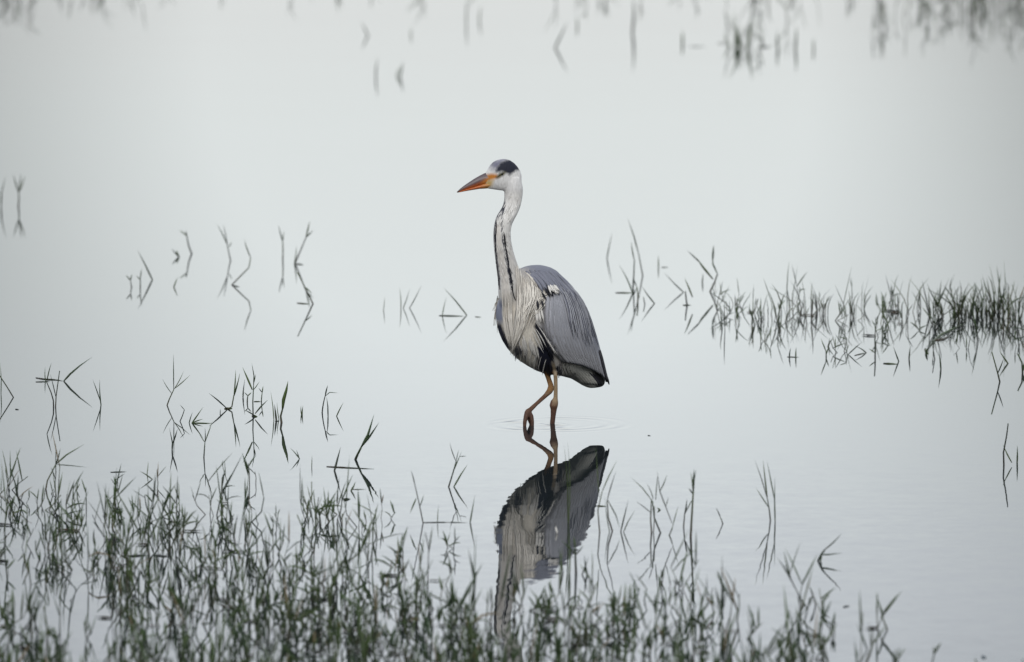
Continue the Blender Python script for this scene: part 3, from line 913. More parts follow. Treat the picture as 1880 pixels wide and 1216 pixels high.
def blade_geo(pts, width, prof, roll, col_a, col_b, flat=0.3):
    """closed diamond-section blade; returns verts, faces, colours"""
    m = len(pts); v = []; f = []; c = []
    for i in range(m):
        a = pts[max(i - 1, 0)]; b_ = pts[min(i + 1, m - 1)]
        tt = (b_ - a).normalized()
        s = tt.cross(Vector((math.sin(roll), math.cos(roll), 0.05)))
        if s.length < 1e-4: s = Vector((1, 0, 0))
        s.normalize(); u = s.cross(tt).normalized()
        q = i / (m - 1); w = prof(q) * width / 2
        p = pts[i]
        v += [p - s * w, p + u * w * flat, p + s * w, p - u * w * flat]
        cc = lerp3(col_a, col_b, q)
        c += [cc] * 4
    for i in range(m - 1):
        for j in range(4):
            a, b_ = i * 4 + j, i * 4 + (j + 1) % 4
            f.append((a, b_, b_ + 4, a + 4))
    f += [(3, 2, 1, 0), tuple(range(4 * m - 4, 4 * m))]
    return v, f, c

def blade(name, pts, width, prof, roll, ca, cb, parent, flat=0.3):
    v, f, c = blade_geo(pts, width, prof, roll, ca, cb, flat)
    me = mesh(name, v, f)
    a_ = me.attributes.new('Col', 'FLOAT_COLOR', 'POINT')
    a_.data.foreach_set('color', np.column_stack([np.array(c), np.ones(len(c))]).ravel())
    return link(name, me, M_grass, parent)

rg = random.Random(5)
def sprig(label, Z, parts, group=None, name='grass_sprig', cat='grass'):
    """Z = (x0, y0, scale) turns measured points into photo pixels. parts: (kind, width px, points);
    capital kind = rises from its own point of the water. s/S stem, l/L leaf, F floating piece"""
    z = lambda p: (Z[0] + p[0] / Z[2], Z[1] + p[1] / Z[2])
    b0 = z(parts[0][2][0])
    base = W(*b0)
    root = empty(name, (base.x, base.y, 0))
    tag(root, label, cat, group)
    pxm = (Vector((0, base.y, 0)) - CAM).length / F
    inv = Matrix.Translation(-Vector((base.x, base.y, 0)))
    y_of = {}
    for kind, w, pts in parts:
        q = [z(p) for p in pts]
        w *= 1.18
        if kind == 'F':
            pp = [W(*a) + Vector((0, 0, 0.0008)) for a in q]
            pp = [Vector(p) for p in catmull(pp, 6)]
            pp = [inv @ p for p in pp]
            blade('floating_leaf', pp, w * pxm, leaf_prof, math.pi / 2, rg.choice(BROWN), rg.choice(GREEN), root, 0.4)
            continue
        own = kind.isupper()
        stem_ = kind in 'sS'
        y0 = W(*q[0]).y if own else None
        if y0 is None:                            # joins the nearest earlier point
            kx = min(y_of, key=lambda a: (a[0] - q[0][0]) ** 2 + (a[1] - q[0][1]) ** 2)
            y0 = y_of[kx]
        ln = math.dist(q[0], q[-1]) * pxm
        dy = rg.uniform(-0.45, 0.35) * ln
        pp = []
        seg = 3 if len(q) > 2 else 4
        dens = []
        for i in range(len(q) - 1):
            for k in range(seg):
                dens.append((q[i][0] + (q[i + 1][0] - q[i][0]) * k / seg, q[i][1] + (q[i + 1][1] - q[i][1]) * k / seg))
        dens.append(q[-1])
        if len(q) == 2:                           # a straight blade still bows a little
            bow = rg.uniform(-0.035, 0.035)
            ddx, ddy = q[1][0] - q[0][0], q[1][1] - q[0][1]
            dens = [(a[0] - ddy * bow * math.sin(math.pi * k / seg), a[1] + ddx * bow * math.sin(math.pi * k / seg)) for k, a in enumerate(dens)]
        for k, a in enumerate(dens):
            fr = k / (len(dens) - 1)
            yy = y0 + dy * fr
            pt = P(a[0], a[1], yy)
            if pt.z < 0.001 and k > 0: pt.z = 0.001
            y_of[a] = yy
            pp.append(pt)
        if own:
            pp.insert(0, pp[0] + Vector((0, 0, -0.03)))
        pp = [inv @ p for p in pp]
        g = rg.choice(GREEN); br = rg.choice(BROWN)
        if stem_: blade('stem', pp, w * pxm, stem_prof, rg.uniform(-.5, .5), br, lerp3(br, g, 0.7), root, 0.8)
        else: blade('leaf', pp, w * pxm, leaf_prof, rg.uniform(-.6, .6), lerp3(br, g, 0.6), g, root, 0.3)
    return root

ZA = (0, 620, 4.342); ZB = (360, 640, 4.342); ZE = (480, 800, 2.924); ZF = (960, 800, 2.922); ZG = (1400, 800, 2.923)
ZH = (200, 380, 4.476); ZI = (1080, 380, 3.8); ZJ = (1440, 440, 3.8); ZK = (0, 0, 2.0889); Z1 = (0, 0, 1)

sprig('bent dark stem leaning out past the left edge of the picture', ZA, [('S', 2.2, [(107, 478), (60, 400), (0, 308), (-60, 230)]), ('L', 1.8, [(8, 445), (10, 330), (1, 200)])])
sprig('three thin upright blades standing in open water at far left', ZA, [('S', 2.2, [(427, 553), (425, 500), (408, 440), (372, 355)]), ('l', 1.8, [(372, 355), (410, 200)]), ('S', 2.2, [(443, 555), (447, 470), (475, 265)]), ('l', 1.6, [(446, 478), (400, 290)]), ('L', 1.8, [(363, 345), (360, 235)])])
sprig('single broad blade slanting right from a floating stalk at far left', ZA, [('L', 3.2, [(508, 348), (560, 290), (640, 222), (735, 155)]), ('F', 2.6, [(285, 322), (365, 335), (440, 338), (505, 348)]), ('F', 1.6, [(285, 355), (400, 352)])])
sprig('small narrow V of two blades right of the slanting blade', ZA, [('L', 2.2, [(805, 537), (795, 335)]), ('l', 1.8, [(803, 515), (738, 333)])])
sprig('tall kinked stalk topped by four fanned hair-thin blades', ZA, [('S', 2.2, [(1332, 540), (1350, 490), (1385, 415)]), ('l', 1.6, [(1385, 415), (1383, 130)]), ('l', 1.6, [(1385, 415), (1465, 265)]), ('l', 1.6, [(1390, 408), (1450, 360), (1515, 300)]), ('l', 1.3, [(1368, 445), (1295, 330)])])
sprig('tiny hooked stalk just right of the tall fanned one', ZA, [('S', 1.8, [(1435, 668), (1470, 575)]), ('l', 1.2, [(1470, 575), (1435, 535)])])
sprig('low starburst of short blades flat on the water', ZA, [('L', 2.6, [(1530, 682), (1570, 625), (1620, 553)]), ('l', 2, [(1530, 682), (1618, 650)]), ('l', 1.6, [(1530, 682), (1700, 684)]), ('L', 1.8, [(1508, 680), (1535, 595)])])
sprig('short dark twin blades crossing below the kinked stalk', ZA, [('L', 2.6, [(1372, 895), (1375, 840), (1350, 720)]), ('l', 2.6, [(1376, 850), (1415, 730)])])
sprig('long arched stalk bending right above the left reeds', ZA, [('S', 2.6, [(365, 1210), (378, 1140), (445, 1010)]), ('l', 2.2, [(445, 1010), (480, 885)]), ('l', 2.4, [(445, 1010), (530, 935), (672, 850)]), ('l', 1.6, [(450, 1012), (560, 1020), (690, 1034)])])
sprig('folded blade pointing left on the water above left reeds', ZA, [('L', 2.0, [(1215, 1130), (1110, 1062)]), ('L', 1.8, [(1172, 1090), (1180, 985)]), ('F', 1.6, [(880, 1075), (1010, 1070)])])
sprig('slim Y of three blades on a straight stalk, standing low', ZB, [('S', 2.2, [(62, 870), (70, 755)]), ('l', 1.6, [(70, 755), (70, 630)]), ('l', 2.0, [(70, 750), (130, 580)]), ('l', 1.5, [(70, 750), (20, 670)])])
sprig('leftmost tangled clump of the middle group with upright pair', ZB, [('S', 2.6, [(250, 485), (285, 465), (302, 370)]), ('l', 2.2, [(302, 370), (315, 170)]), ('l', 2.6, [(302, 380), (345, 225)]), ('l', 1.4, [(325, 300), (348, 195)]), ('l', 2.6, [(250, 482), (170, 410), (100, 355)]), ('L', 1.6, [(192, 520), (192, 480)]), ('F', 4, [(225, 482), (290, 480)])])
sprig('tallest clump of the middle group with one long left blade', ZB, [('S', 2.6, [(455, 545), (452, 430), (458, 300)]), ('l', 2.0, [(458, 300), (462, 220), (443, 115)]), ('l', 3.0, [(448, 330), (410, 240), (370, 150)]), ('l', 1.5, [(458, 330), (505, 262)]), ('l', 1.5, [(462, 270), (475, 205)]), ('l', 2.6, [(470, 520), (520, 460), (572, 410)]), ('l', 2.4, [(465, 535), (385, 490)]), ('F', 5, [(445, 540), (490, 545)])])
sprig('thin bowed blade just left of the tallest clump', ZB, [('L', 2.2, [(374, 388), (376, 340), (388, 245)]), ('S', 2.4, [(408, 428), (413, 378)]), ('l', 2.0, [(413, 378), (442, 350)]), ('l', 1.6, [(413, 378), (385, 350)])])
sprig('small hooked sprig right of the tallest clump', ZB, [('S', 2.2, [(520, 425), (527, 352)]), ('l', 1.8, [(527, 352), (535, 298)]), ('l', 1.8, [(527, 352), (498, 314)]), ('F', 1.6, [(460, 425), (520, 424)])])
sprig('broad olive leaf standing on a dark knotted stem', ZB, [('S', 4.0, [(681, 592), (674, 540), (690, 480)]), ('l', 5.6, [(690, 480), (697, 410), (720, 330), (733, 260)]), ('L', 1.6, [(620, 570), (612, 460), (595, 340)]), ('L', 3.2, [(640, 575), (625, 445)]), ('L', 1.5, [(660, 565), (645, 425)]), ('F', 4, [(630, 580), (665, 580)])])
sprig('tiny pair of short upright stubs in open water', ZB, [('L', 2.0, [(840, 527), (836, 455)]), ('L', 2.0, [(846, 527), (853, 455)])])
sprig('slender stalk with one leaf curling right, beside its twin', ZB, [('S', 2.2, [(1005, 512), (1030, 375)]), ('l', 2.4, [(1030, 375), (1050, 293)]), ('l', 1.4, [(1032, 378), (1065, 350), (1135, 355)]), ('L', 2.4, [(1052, 540), (1050, 460), (1040, 385)])])
sprig('small single blade leaning right beside the curling leaf', ZB, [('L', 2.0, [(1120, 540), (1175, 430)])])
sprig('broad green forked leaf rising alone from open water', ZB, [('S', 4.4, [(1270, 885), (1290, 840), (1318, 785)]), ('l', 5.2, [(1314, 792), (1370, 690), (1418, 528)]), ('l', 4.2, [(1322, 780), (1385, 700), (1460, 588)])])
sprig('stout short blade left of the green forked leaf', ZB, [('L', 3.8, [(1103, 975), (1125, 890), (1153, 783)]), ('F', 2.4, [(1040, 943), (1200, 952), (1420, 962)])])
sprig('two-bladed scrap pointing left below the olive leaf', ZB, [('L', 1.8, [(825, 880), (748, 790)]), ('l', 1.5, [(825, 880), (800, 808)])])
sprig('lone hair-thin blade left of the stout short blade', ZB, [('L', 1.4, [(922, 942), (925, 850)])])
sprig('short dark blade leaning right beneath the forked leaf', ZB, [('L', 2.8, [(1235, 1135), (1272, 1060)]), ('F', 5, [(1175, 1208), (1230, 1202)]), ('F', 1.2, [(1235, 1125), (1360, 1124)])])
sprig('branching twig with fine tips standing left of the heron reflection', ZE, [('S', 2.6, [(1005, 275), (1028, 200), (1045, 140)]), ('l', 1.6, [(1045, 140), (1010, 35)]), ('l', 1.5, [(1045, 140), (1060, 75)]), ('l', 1.6, [(1032, 190), (1075, 85)]), ('l', 1.3, [(1066, 112), (1100, 110)]), ('L', 2.6, [(1033, 275), (1070, 210), (1107, 155)])])
sprig('tall bent stalk with a drooping side leaf', ZE, [('S', 2.2, [(868, 470), (850, 380), (825, 270)]), ('l', 1.8, [(825, 270), (803, 185)]), ('l', 1.8, [(850, 380), (872, 315)]), ('l', 2.6, [(830, 338), (797, 418)]), ('L', 1.4, [(945, 465), (952, 370)]), ('F', 1.6, [(870, 468), (1000, 466), (1110, 468)])])
sprig('single straight blade nearest the heron reflection', ZE, [('L', 2.4, [(1120, 467), (1130, 410), (1146, 318)])])
sprig('spray of five upright blades alone right of the reflection', ZF, [('S', 2.6, [(1328, 455), (1322, 400), (1312, 340)]), ('l', 2.4, [(1312, 345), (1300, 240), (1288, 130)]), ('l', 2.0, [(1318, 385), (1250, 280)]), ('l', 1.9, [(1310, 335), (1243, 130)]), ('L', 2.4, [(1353, 460), (1350, 350), (1352, 222)]), ('l', 2.0, [(1350, 345), (1310, 135)])])
sprig('small bent blade between two taller stands right of the reflection', ZF, [('S', 2.2, [(1072, 472), (1060, 440)]), ('l', 1.8, [(1060, 440), (1035, 385)])])
sprig('tall thick brown stalk with short top leaves', ZF, [('S', 4.2, [(900, 545), (905, 450), (914, 300)]), ('l', 3.4, [(914, 305), (916, 240), (918, 178)]), ('l', 2.4, [(914, 300), (930, 180)]), ('l', 2.6, [(912, 312), (888, 283)]), ('l', 2.2, [(912, 300), (900, 195)]), ('S', 2.2, [(862, 490), (868, 420), (905, 350)]), ('l', 2.4, [(868, 420), (880, 340)])])
sprig('forked sprig of fine blades left of the brown stalk', ZF, [('S', 2.6, [(785, 535), (803, 490)]), ('l', 1.8, [(803, 488), (835, 375)]), ('l', 1.8, [(800, 470), (735, 300), (720, 190)]), ('l', 1.8, [(735, 300), (775, 208)]), ('l', 1.4, [(765, 380), (780, 330)])])
sprig('bushy stand of dark stems with long left-leaning blades', ZF, [('S', 2.8, [(690, 520), (685, 450), (690, 340)]), ('l', 1.6, [(690, 345), (640, 280), (578, 222)]), ('l', 1.6, [(688, 415), (608, 353)]), ('S', 2.8, [(738, 522), (705, 440), (695, 350)]), ('l', 1.6, [(700, 340), (665, 255)]), ('l', 1.6, [(712, 345), (725, 200)]), ('L', 3.2, [(735, 400), (720, 385)]), ('S', 2, [(700, 520), (705, 380)])])
sprig('leafy sprig fanning right of the reflected tail', ZF, [('S', 2.6, [(480, 512), (458, 440), (452, 350)]), ('l', 1.8, [(452, 350), (500, 190)]), ('l', 2.0, [(455, 345), (500, 430), (520, 500)]), ('L', 2.2, [(525, 515), (545, 430), (566, 342)]), ('L', 2.0, [(540, 517), (565, 460), (603, 398)]), ('L', 1.6, [(465, 515), (440, 330)])])
sprig('two tall crossing blades right against the reflected tail', ZF, [('S', 2.2, [(412, 520), (402, 400), (425, 300)]), ('l', 1.9, [(425, 300), (460, 220), (505, 132)]), ('l', 1.8, [(408, 330), (400, 200), (390, 60)]), ('F', 2, [(395, 378), (450, 380)])])
sprig('thin upright pair growing in front of the reflected tail', ZF, [('L', 2.2, [(242, 470), (240, 250), (222, 50)]), ('L', 1.8, [(246, 465), (240, 30)])])
sprig('stubby clump in front of the reflected back', ZF, [('S', 4.2, [(285, 740), (282, 660), (280, 600)]), ('l', 3, [(280, 600), (272, 540)]), ('l', 2.6, [(282, 640), (205, 560)]), ('l', 2.6, [(282, 640), (325, 590)]), ('L', 2.6, [(250, 740), (245, 520)]), ('L', 2.4, [(215, 735), (190, 600)]), ('L', 2.4, [(318, 745), (350, 650)]), ('L', 3, [(345, 745), (330, 640)]), ('L', 2, [(372, 745), (370, 610)])])
sprig('dark tuft lying sideways with three rays in open water', ZG, [('S', 3.2, [(297, 672), (310, 645), (330, 615)]), ('l', 2.2, [(330, 615), (425, 525)]), ('l', 2.4, [(310, 640), (360, 638), (428, 630)]), ('l', 2.6, [(305, 650), (340, 610)]), ('L', 3, [(310, 672), (320, 630)])])
sprig('dark bent stalk standing alone near the right edge', ZG, [('S', 2.8, [(1295, 158), (1293, 90), (1310, 0), (1318, -65)]), ('l', 2.4, [(1338, 146), (1290, 48)]), ('L', 3, [(1366, 146), (1367, 52)])])
sprig('left one of two far blades bent like an arrowhead', ZH, [('L', 2.8, [(357, 600), (300, 480), (235, 355)])])
sprig('two faint forked stalks at the left of the far group', ZH, [('S', 2.2, [(187, 660), (178, 605)]), ('l', 2, [(178, 605), (138, 560)]), ('l', 2, [(178, 605), (186, 552)]), ('S', 2.2, [(258, 660), (258, 600)]), ('l', 1.8, [(258, 600), (270, 505)]), ('l', 1.8, [(258, 600), (226, 565)])])
sprig('tiny folded scrap left of a hooked far stalk', ZH, [('L', 3, [(577, 412), (515, 345)]), ('l', 3, [(575, 408), (555, 355)])])
sprig('hooked far stalk with a forked top', ZH, [('S', 2.6, [(680, 385), (655, 320), (640, 240)]), ('l', 2.6, [(640, 240), (630, 195)]), ('l', 2, [(640, 240), (575, 190)])])
sprig('short faint blade below the hooked far stalk', ZH, [('L', 2.2, [(533, 660), (565, 578)])])
sprig('faint forked stalk in the middle of the far left group', ZH, [('S', 2.2, [(1000, 440), (975, 320)]), ('l', 1.9, [(975, 320), (940, 140)]), ('l', 1.9, [(975, 320), (885, 140)]), ('l', 1.6, [(985, 330), (1010, 285)])])
sprig('zigzag stalk leaning from a dark knot in far water', ZH, [('S', 2.2, [(1010, 642), (1090, 560), (1150, 500), (1165, 420)]), ('l', 1.9, [(1165, 420), (1110, 260)]), ('F', 2, [(1010, 645), (1075, 660)])])
sprig('straight faint far stalk with two tips', ZH, [('S', 2.6, [(1428, 430), (1427, 280)]), ('l', 2, [(1427, 285), (1393, 150)]), ('l', 2, [(1427, 285), (1440, 200)])])
sprig('forked far stalk leaning right, its foot dark', ZH, [('S', 2.4, [(1530, 465), (1570, 370), (1620, 250)]), ('l', 2.4, [(1620, 250), (1650, 115)]), ('l', 2.2, [(1620, 250), (1678, 193)]), ('L', 2, [(1525, 470), (1540, 320)]), ('F', 2.4, [(1540, 470), (1600, 478)])])
sprig('far blade bent left, reaching low beneath the forked stalk', ZH, [('S', 2.4, [(1677, 797), (1610, 660), (1550, 540)]), ('l', 2.2, [(1610, 660), (1670, 715)]), ('F', 2, [(1545, 792), (1650, 800)])])
sprig('small fan of thin blades left of the heron breast', Z1, [('L', 1.6, [(736, 566), (733, 528)]), ('L', 1.6, [(740, 566), (752, 530)]), ('L', 1.6, [(752, 566), (774, 524)]), ('L', 1.2, [(704, 570), (706, 545)])])
sprig('bent blade with floating leaf close left of the heron', Z1, [('L', 2.2, [(857, 579), (836, 552), (814, 528)]), ('L', 1.6, [(812, 580), (820, 545)]), ('F', 2.4, [(806, 580), (852, 581)]), ('F', 1.2, [(872, 582), (884, 583)])])
sprig('tall faint crossing stalks right of the heron back', ZI, [('S', 2.8, [(312, 560), (318, 470), (322, 370)]), ('l', 2, [(322, 375), (300, 240)]), ('l', 2.4, [(315, 500), (345, 572)]), ('L', 2.2, [(310, 602), (215, 405)]), ('S', 2.2, [(380, 480), (352, 330)]), ('l', 2.4, [(352, 330), (320, 210), (275, 80)]), ('L', 2.2, [(462, 675), (372, 552)]), ('F', 2.6, [(190, 600), (320, 601)]), ('S', 2.6, [(345, 660), (340, 560)]), ('S', 2, [(395, 680), (385, 630)])])
sprig('faint thin blade behind the heron back', ZI, [('L', 2, [(130, 362), (167, 180)])])
sprig('very faint short stub right of the heron back', ZI, [('L', 2.2, [(490, 420), (490, 335)]), ('F', 3, [(510, 423), (560, 423)])])
sprig('left-leaning blade with a dark foot starting the right band', ZI, [('L', 2, [(665, 597), (600, 535), (530, 460)]), ('S', 3, [(690, 688), (678, 590)]), ('l', 2.8, [(728, 632), (700, 560), (672, 495)]), ('F', 5, [(660, 687), (718, 687)])])
sprig('green leafy fork leaning both ways at the band start', ZI, [('S', 3, [(850, 592), (880, 530), (902, 470)]), ('l', 2.6, [(902, 470), (870, 400), (865, 330)]), ('l', 3.6, [(868, 370), (875, 268)]), ('l', 3.4, [(870, 505), (800, 420), (755, 355)]), ('l', 2.2, [(780, 390), (690, 305)]), ('L', 2.4, [(795, 530), (800, 465)])])
sprig('two short upright dashes below the right band', ZJ, [('L', 2.2, [(35, 822), (45, 755)]), ('L', 2.6, [(80, 822), (83, 750)]), ('F', 1.4, [(20, 820), (105, 822)])])
sprig('crossed pair of blades below the right band', ZJ, [('S', 2.2, [(292, 815), (290, 775)]), ('l', 2, [(290, 778), (255, 690)]), ('l', 2.2, [(292, 800), (312, 745)])])
sprig('small triangle of bent blades below the right band', ZJ, [('L', 2, [(445, 802), (495, 755), (542, 716)]), ('L', 2, [(572, 790), (540, 765), (490, 740)]), ('F', 1.6, [(490, 810), (572, 790)])])
sprig('stub with a knotted foot under the dense right clump', ZJ, [('S', 2.6, [(633, 822), (630, 690)]), ('l', 2, [(632, 790), (590, 760)]), ('L', 2.6, [(870, 832), (878, 745)]), ('F', 3, [(690, 866), (790, 870)]), ('L', 2.2, [(798, 850), (760, 745)])])
sprig('long dark stem lying on the water, sprawling left from dense clump', ZJ, [('F', 5.5, [(985, 795), (1030, 725), (1110, 655), (1250, 590)]), ('F', 4, [(1050, 705), (1130, 690), (1200, 620)]), ('L', 4.4, [(988, 800), (1000, 755)]), ('F', 9, [(980, 770), (1005, 800)])])
sprig('bowed single blade below the dense right clump', ZJ, [('L', 2.8, [(1092, 905), (1088, 850), (1077, 772)]), ('S', 2, [(1050, 835), (1035, 740)])])
sprig('kinked stalk low below the right end of the band', ZJ, [('S', 2.6, [(1503, 992), (1488, 930), (1448, 785)]), ('l', 2.2, [(1488, 935), (1530, 830)]), ('L', 3, [(1560, 865), (1500, 775)])])
sprig('dark leafy stalk cut by the right edge of the picture', ZJ, [('S', 3.2, [(1662, 930), (1658, 860), (1630, 800)]), ('l', 4.2, [(1662, 920), (1690, 830)])])
sprig('blurred forked stalks at the left edge', ZK, [('S', 2.8, [(70, 792), (72, 740)]), ('l', 2.2, [(72, 740), (50, 668)]), ('l', 2.2, [(72, 740), (80, 665)]), ('l', 2, [(72, 740), (97, 672)]), ('L', 2.4, [(4, 792), (6, 740), (22, 675)])])
# far, out of focus
sprig('left of two pale blurred stubs in the far water', Z1, [('L', 2.5, [(690, 142), (694, 105)])])
sprig('right of two pale blurred stubs in the far water', Z1, [('L', 3.1, [(734, 142), (740, 112)]), ('L', 2.5, [(728, 140), (736, 120)])])
sprig('blurred arrowhead stalk in the far water above the heron', Z1, [('L', 3.1, [(1019, 88), (1042, 40)]), ('L', 2.5, [(1060, 50), (1058, 30)])])
sprig('tall pale blurred stalk in the far water', Z1, [('L', 3.7, [(1161, 60), (1162, -10)])])
sprig('dark blurred clump in the far water right of centre', Z1, [('L', 4.3, [(1350, 86), (1356, 40)]), ('L', 3.7, [(1362, 88), (1338, 30)]), ('L', 3.7, [(1372, 90), (1382, 34)]), ('L', 3.1, [(1340, 86), (1328, 62)]), ('L', 3.7, [(1355, 88), (1358, 52)]), ('F', 3.3, [(1392, 86), (1416, 87)])])
sprig('row of three blurred upright stubs right of the dark clump', Z1, [('L', 3.7, [(1428, 90), (1428, 55)]), ('L', 3.7, [(1460, 90), (1462, 48)]), ('L', 3.1, [(1494, 92), (1494, 70)])])
sprig('blurred single stub left of the dark far clump', Z1, [('L', 3.7, [(1253, 80), (1252, 56)]), ('F', 2.8, [(1266, 86), (1295, 86)])])
sprig('blurred pair of faint stalks left of centre in far water', Z1, [('L', 2.5, [(856, 42), (858, -8)]), ('L', 2.5, [(880, 38), (884, 10)])])
sprig('small blurred hook in far water left of the pale stubs', Z1, [('L', 2.5, [(676, 66), (664, 40)]), ('L', 1.9, [(754, 66), (756, 50)])])

# --- scraps afloat
def scrap(label, pts, w, col, name='floating_leaf', cat='leaf'):
    q = [W(*a) + Vector((0, 0, 0.001)) for a in pts]
    base = q[0].copy(); base.z = 0
    q = [p - base for p in q]
    pxm = (base - CAM).length / F
    v, f, c = blade_geo([Vector(p) for p in catmull(q, 6)], w * pxm, leaf_prof, math.pi / 2, col, col, 0.5)
    me = mesh(name, v, f)
    a_ = me.attributes.new('Col', 'FLOAT_COLOR', 'POINT')
    a_.data.foreach_set('color', np.column_stack([np.array(c), np.ones(len(c))]).ravel())
    o = link(name, me, M_grass); o.location = base
    tag(o, label, cat)
scrap('dark scrap floating right of the bent far-left stem', [(28, 752), (35, 752.5)], 2, (0.03, 0.03, 0.03))
scrap('speck of leaf floating right of the heron feet', [(1189, 800), (1195, 800.5)], 1.3, (0.03, 0.03, 0.03))
scrap('dark oval leaf floating among the left reeds', [(235, 1022), (270, 1020)], 5, (0.02, 0.024, 0.022))
scrap('long dark leaf floating deep in the left reeds', [(282, 1020), (312, 1023)], 4, (0.02, 0.024, 0.022))
scrap('dark leaf floating at the left edge among reeds', [(-6, 1030), (16, 1031)], 6, (0.02, 0.024, 0.022))
scrap('small blue-grey leaf floating by the lower right corner', [(1802, 1207), (1811, 1208)], 6, (0.09, 0.12, 0.14))
scrap('thin scrap floating right of the lower reeds', [(1548, 1115), (1560, 1113)], 3, (0.05, 0.06, 0.06))
# small pale feather stuck upright in the reflected back
fo = W(1023, 980)
pf = ribbon('shed_feather', [Vector((0, 0, -0.002)), Vector((-.001, 0, .006)), Vector((-.003, .001, .013)), Vector((-.004, .002, .02))], [Vector((0, -1, 0.1))] * 4, 0.006, M_white, None, 0.0008)
pf.location = fo
tag(pf, 'small pale feather stuck upright in the heron reflection', 'feather')

# --- grass nobody could count: the near bed, the right-hand band and the far fringe
class Bed:
    def __init__(self): self.v, self.f, self.c = [], [], []
    def add(self, pts, w, prof, roll, ca, cb, flat):
        v, f, c = blade_geo(pts, w, prof, roll, ca, cb, flat)
        o = len(self.v); self.v += v; self.f += [tuple(i + o for i in q) for q in f]; self.c += c
    def plant(self, base, h, r, fat=1.0, leaves=None):
        if r.random() < 0.10:                      # a long stalk bent across its neighbours
            self.culm(base, h * r.uniform(1.5, 2.2), r, fat, 1, r.uniform(0.5, 1.4))
        for q_ in range(r.choice((1, 1, 2, 2, 3))):
            self.culm(base + Vector((r.gauss(0, .010), r.gauss(0, .02), 0)), h * r.uniform(0.6, 1.25), r, fat, leaves)
    def culm(self, base, h, r, fat, leaves, lean=None):
        """one jointed culm: it bends at its nodes and bears stiff narrow leaves"""
        g = r.choice(GREEN); br = r.choice(BROWN)
        az = r.uniform(0, 2 * math.pi)
        if lean is None:
            lean = abs(r.gauss(0, 0.50))
            if r.random() < 0.12: lean = r.uniform(0.8, 2.2)
        sh = h * r.uniform(0.35, 0.75)
        nodes = [base - Vector((0, 0, 0.02)), base]
        for k in range(2):
            d = Vector((math.cos(az) * lean + r.gauss(0, .11), math.sin(az) * lean + r.gauss(0, .11), 1)).normalized()
            nx = nodes[-1] + d * sh * 0.5; nx.z = max(nx.z, 0.002)
            nodes.append(nx)
            lean *= r.uniform(0.3, 1.2)
        self.add(nodes, r.uniform(.0026, .0042) * fat, stem_prof, r.uniform(-1, 1), br, lerp3(br, g, .6), 0.8)
        for k in range(leaves or r.choice((1, 1, 2, 2, 3))):
            a = nodes[2].lerp(nodes[3], r.random()) if r.random() < 0.75 else nodes[1].lerp(nodes[2], r.uniform(.4, 1))
            la = az + r.uniform(-1, 1) * math.pi; out_ = abs(r.gauss(0.25, 0.42))
            if r.random() < 0.12: out_ = r.uniform(0.9, 2.4)
            d = Vector((math.cos(la) * out_, math.sin(la) * out_, 1)).normalized()
            L_ = h * r.uniform(0.4, 0.85)
            sag = Vector((0, 0, -r.uniform(0, 0.12) * L_ * out_ * 2))
            pp = [a, a + d * L_ * 0.35, a + d * L_ * 0.7 + sag * .4, a + d * L_ + sag]
            for p in pp: p.z = max(p.z, 0.001)
            gg = lerp3(g, r.choice(GREEN), 0.5)
            if r.random() < 0.04: gg = (0.20, 0.155, 0.085)      # dead, straw-coloured blade
            self.add(pp, r.uniform(.0026, .0050) * fat, leaf_prof, r.uniform(-1.0, 1.0), lerp3(br, gg, .65), gg, 0.3)
        if r.random() < 0.07:                     # a dead leaf afloat at its foot
            la = r.uniform(-0.5, 0.5) + r.choice((0, math.pi)); L_ = r.uniform(0.02, 0.07)
            p = base + Vector((0, 0, 0.003)); d = Vector((math.cos(la), math.sin(la), 0))
            self.add([p, p + d * L_ * .5, p + d * L_], r.uniform(.003, .007), leaf_prof, math.pi / 2, br, br, 0.3)
    def tuft(self, base, h, r, fat=1.0):
        """spiky tuft: blades fanning from one foot"""
        br = r.choice(BROWN)
        for k in range(r.randint(3, 6)):
            g = r.choice(GREEN); az = r.uniform(0, 2 * math.pi); out_ = abs(r.gauss(0.32, 0.42))
            d = Vector((math.cos(az) * out_, math.sin(az) * out_, 1)).normalized()
            L_ = h * r.uniform(0.35, 1.1)
            a = base + Vector((r.gauss(0, .008), r.gauss(0, .02), 0))
            bend = Vector((r.gauss(0, .12), r.gauss(0, .12), -abs(r.gauss(0, .06)))) * L_
            pp = [a - Vector((0, 0, .02)), a + d * L_ * .4, a + d * L_ * .75 + bend * .4, a + d * L_ + bend]
            for p in pp[1:]: p.z = max(p.z, 0.001)
            self.add(pp, r.uniform(.0024, .0046) * fat, leaf_prof, r.uniform(-1.2, 1.2), br, g, 0.3)
    def build(self, name, label):
        me = mesh(name, self.v, self.f)
        a_ = me.attributes.new('Col', 'FLOAT_COLOR', 'POINT')
        a_.data.foreach_set('color', np.column_stack([np.array(self.c), np.ones(len(self.c))]).ravel())
        return tag(link(name, me, M_grass), label, 'grass', kind='stuff')

def lerp1(x, xs, ys): return float(np.interp(x, xs, ys))
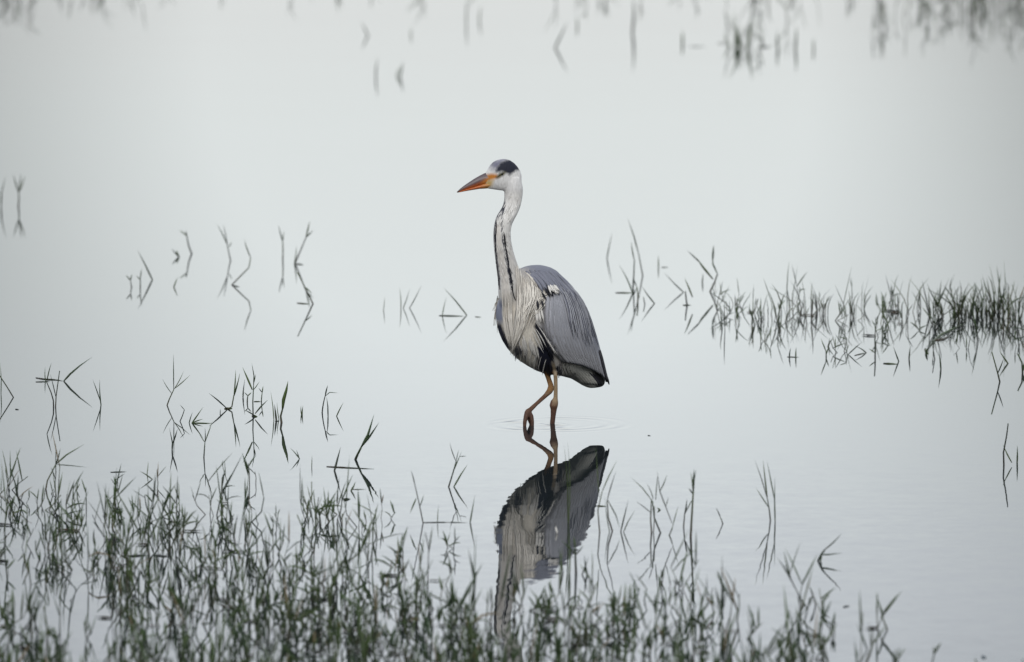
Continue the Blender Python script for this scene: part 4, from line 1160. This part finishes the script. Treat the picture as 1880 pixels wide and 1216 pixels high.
# near bed: upper edge of the growth and its density, measured along the picture width
def near_density(x, y):
    edge = lerp1(x, [-400, 0, 200, 330, 480, 600, 700, 760, 860, 1000, 1250, 1450, 1600, 1800, 2000], [880, 885, 905, 925, 905, 930, 965, 1040, 1075, 1085, 1075, 1085, 1140, 1190, 1250])
    d = (y - edge)
    if d < 0: return 0.10 if d > -30 and x < 720 else (0.02 if d > -80 and x < 1500 else 0)
    full = lerp1(x, [-400, 0, 120, 200, 300, 560, 640, 720, 900, 1250, 1500, 1700, 2000], [.9, .95, .9, .8, .85, .9, .62, .6, .9, .66, .36, .15, .08])
    return full * min(1, 0.5 + d / 90) * (1.0 if d < 160 else 0.85) * (1.45 if y > 1075 and 380 < x < 1480 else 1.12) * (0.22 if 865 < x < 985 and y < 1185 else 1.0)
rb = random.Random(11)
bed = Bed()
cl = [(rb.uniform(-400, 2000), rb.uniform(880, 1420), rb.uniform(25, 80), rb.choice((-.8, -.6, .4, .7))) for _ in range(90)]
tries = 0; made = 0
while tries < 6500:
    tries += 1
    x = rb.uniform(-380, 2020); y = 860 + 520 * rb.random() ** 0.9
    dn = near_density(x, y)
    for cx, cy, cr, am in cl:
        d2 = ((x - cx) / cr) ** 2 + ((y - cy) / (cr * .5)) ** 2
        if d2 < 4: dn *= 1 + am * math.exp(-d2)
    if rb.random() > dn * 0.33: continue
    h = 0.05 + 0.09 * rb.random() ** 1.2
    bed.plant(W(x, y), h, rb, lerp1(y, [880, 1000, 1150, 1300], [0.95, 1.05, 1.25, 1.4]))
    made += 1
bed.build('grass', 'dense bed of thin green reeds standing in the near water')
print('near plants', made)
bed = Bed()
for k in range(50):
    x = 1325 + 740 * rb.random()
    spread = lerp1(x, [1310, 1500, 1700, 1880, 2100], [20, 16, 17, 24, 28])
    y = 580 + rb.gauss(0, 1) * spread * 0.7
    bed.tuft(W(x, y), rb.uniform(0.06, 0.15), rb, 0.95)
for k in range(22):
    x = rb.gauss(1800, 60); y = 578 + rb.gauss(0, 8)
    bed.tuft(W(x, y), rb.uniform(0.08, 0.17), rb, 1.1)
for k in range(48):
    x = rb.uniform(1315, 2050); y = 580 + rb.gauss(0, 15)
    bed.plant(W(x, y), rb.uniform(0.05, 0.12), rb, 0.85)
for k in range(16):
    x = rb.uniform(1360, 1900); y = rb.uniform(595, 650)
    bed.plant(W(x, y), rb.uniform(0.04, 0.08), rb, 0.9, 1)
bed.build('grass', 'band of dark grass tufts standing in water at right')
bed = Bed()
for x0, y0, sx, sy, cnt in [(1790, 6, 80, 22, 34), (1850, 25, 30, 22, 10), (1690, 25, 50, 22, 12), (1500, -5, 140, 30, 16), (1360, 80, 18, 8, 8), (1400, -25, 120, 16, 16), (10, -2, 26, 12, 12), (130, -25, 90, 12, 9), (380, -22, 120, 10, 8), (800, -30, 160, 10, 6), (1080, -10, 60, 20, 5), (2050, 10, 90, 30, 22), (-160, 0, 80, 20, 16)]:
    for k in range(cnt):
        bed.plant(W(rb.gauss(x0, sx), rb.gauss(y0, sy)), rb.uniform(0.10, 0.2), rb, 1.15)
bed.build('grass', 'blurred far fringe of grass standing in the distant water')
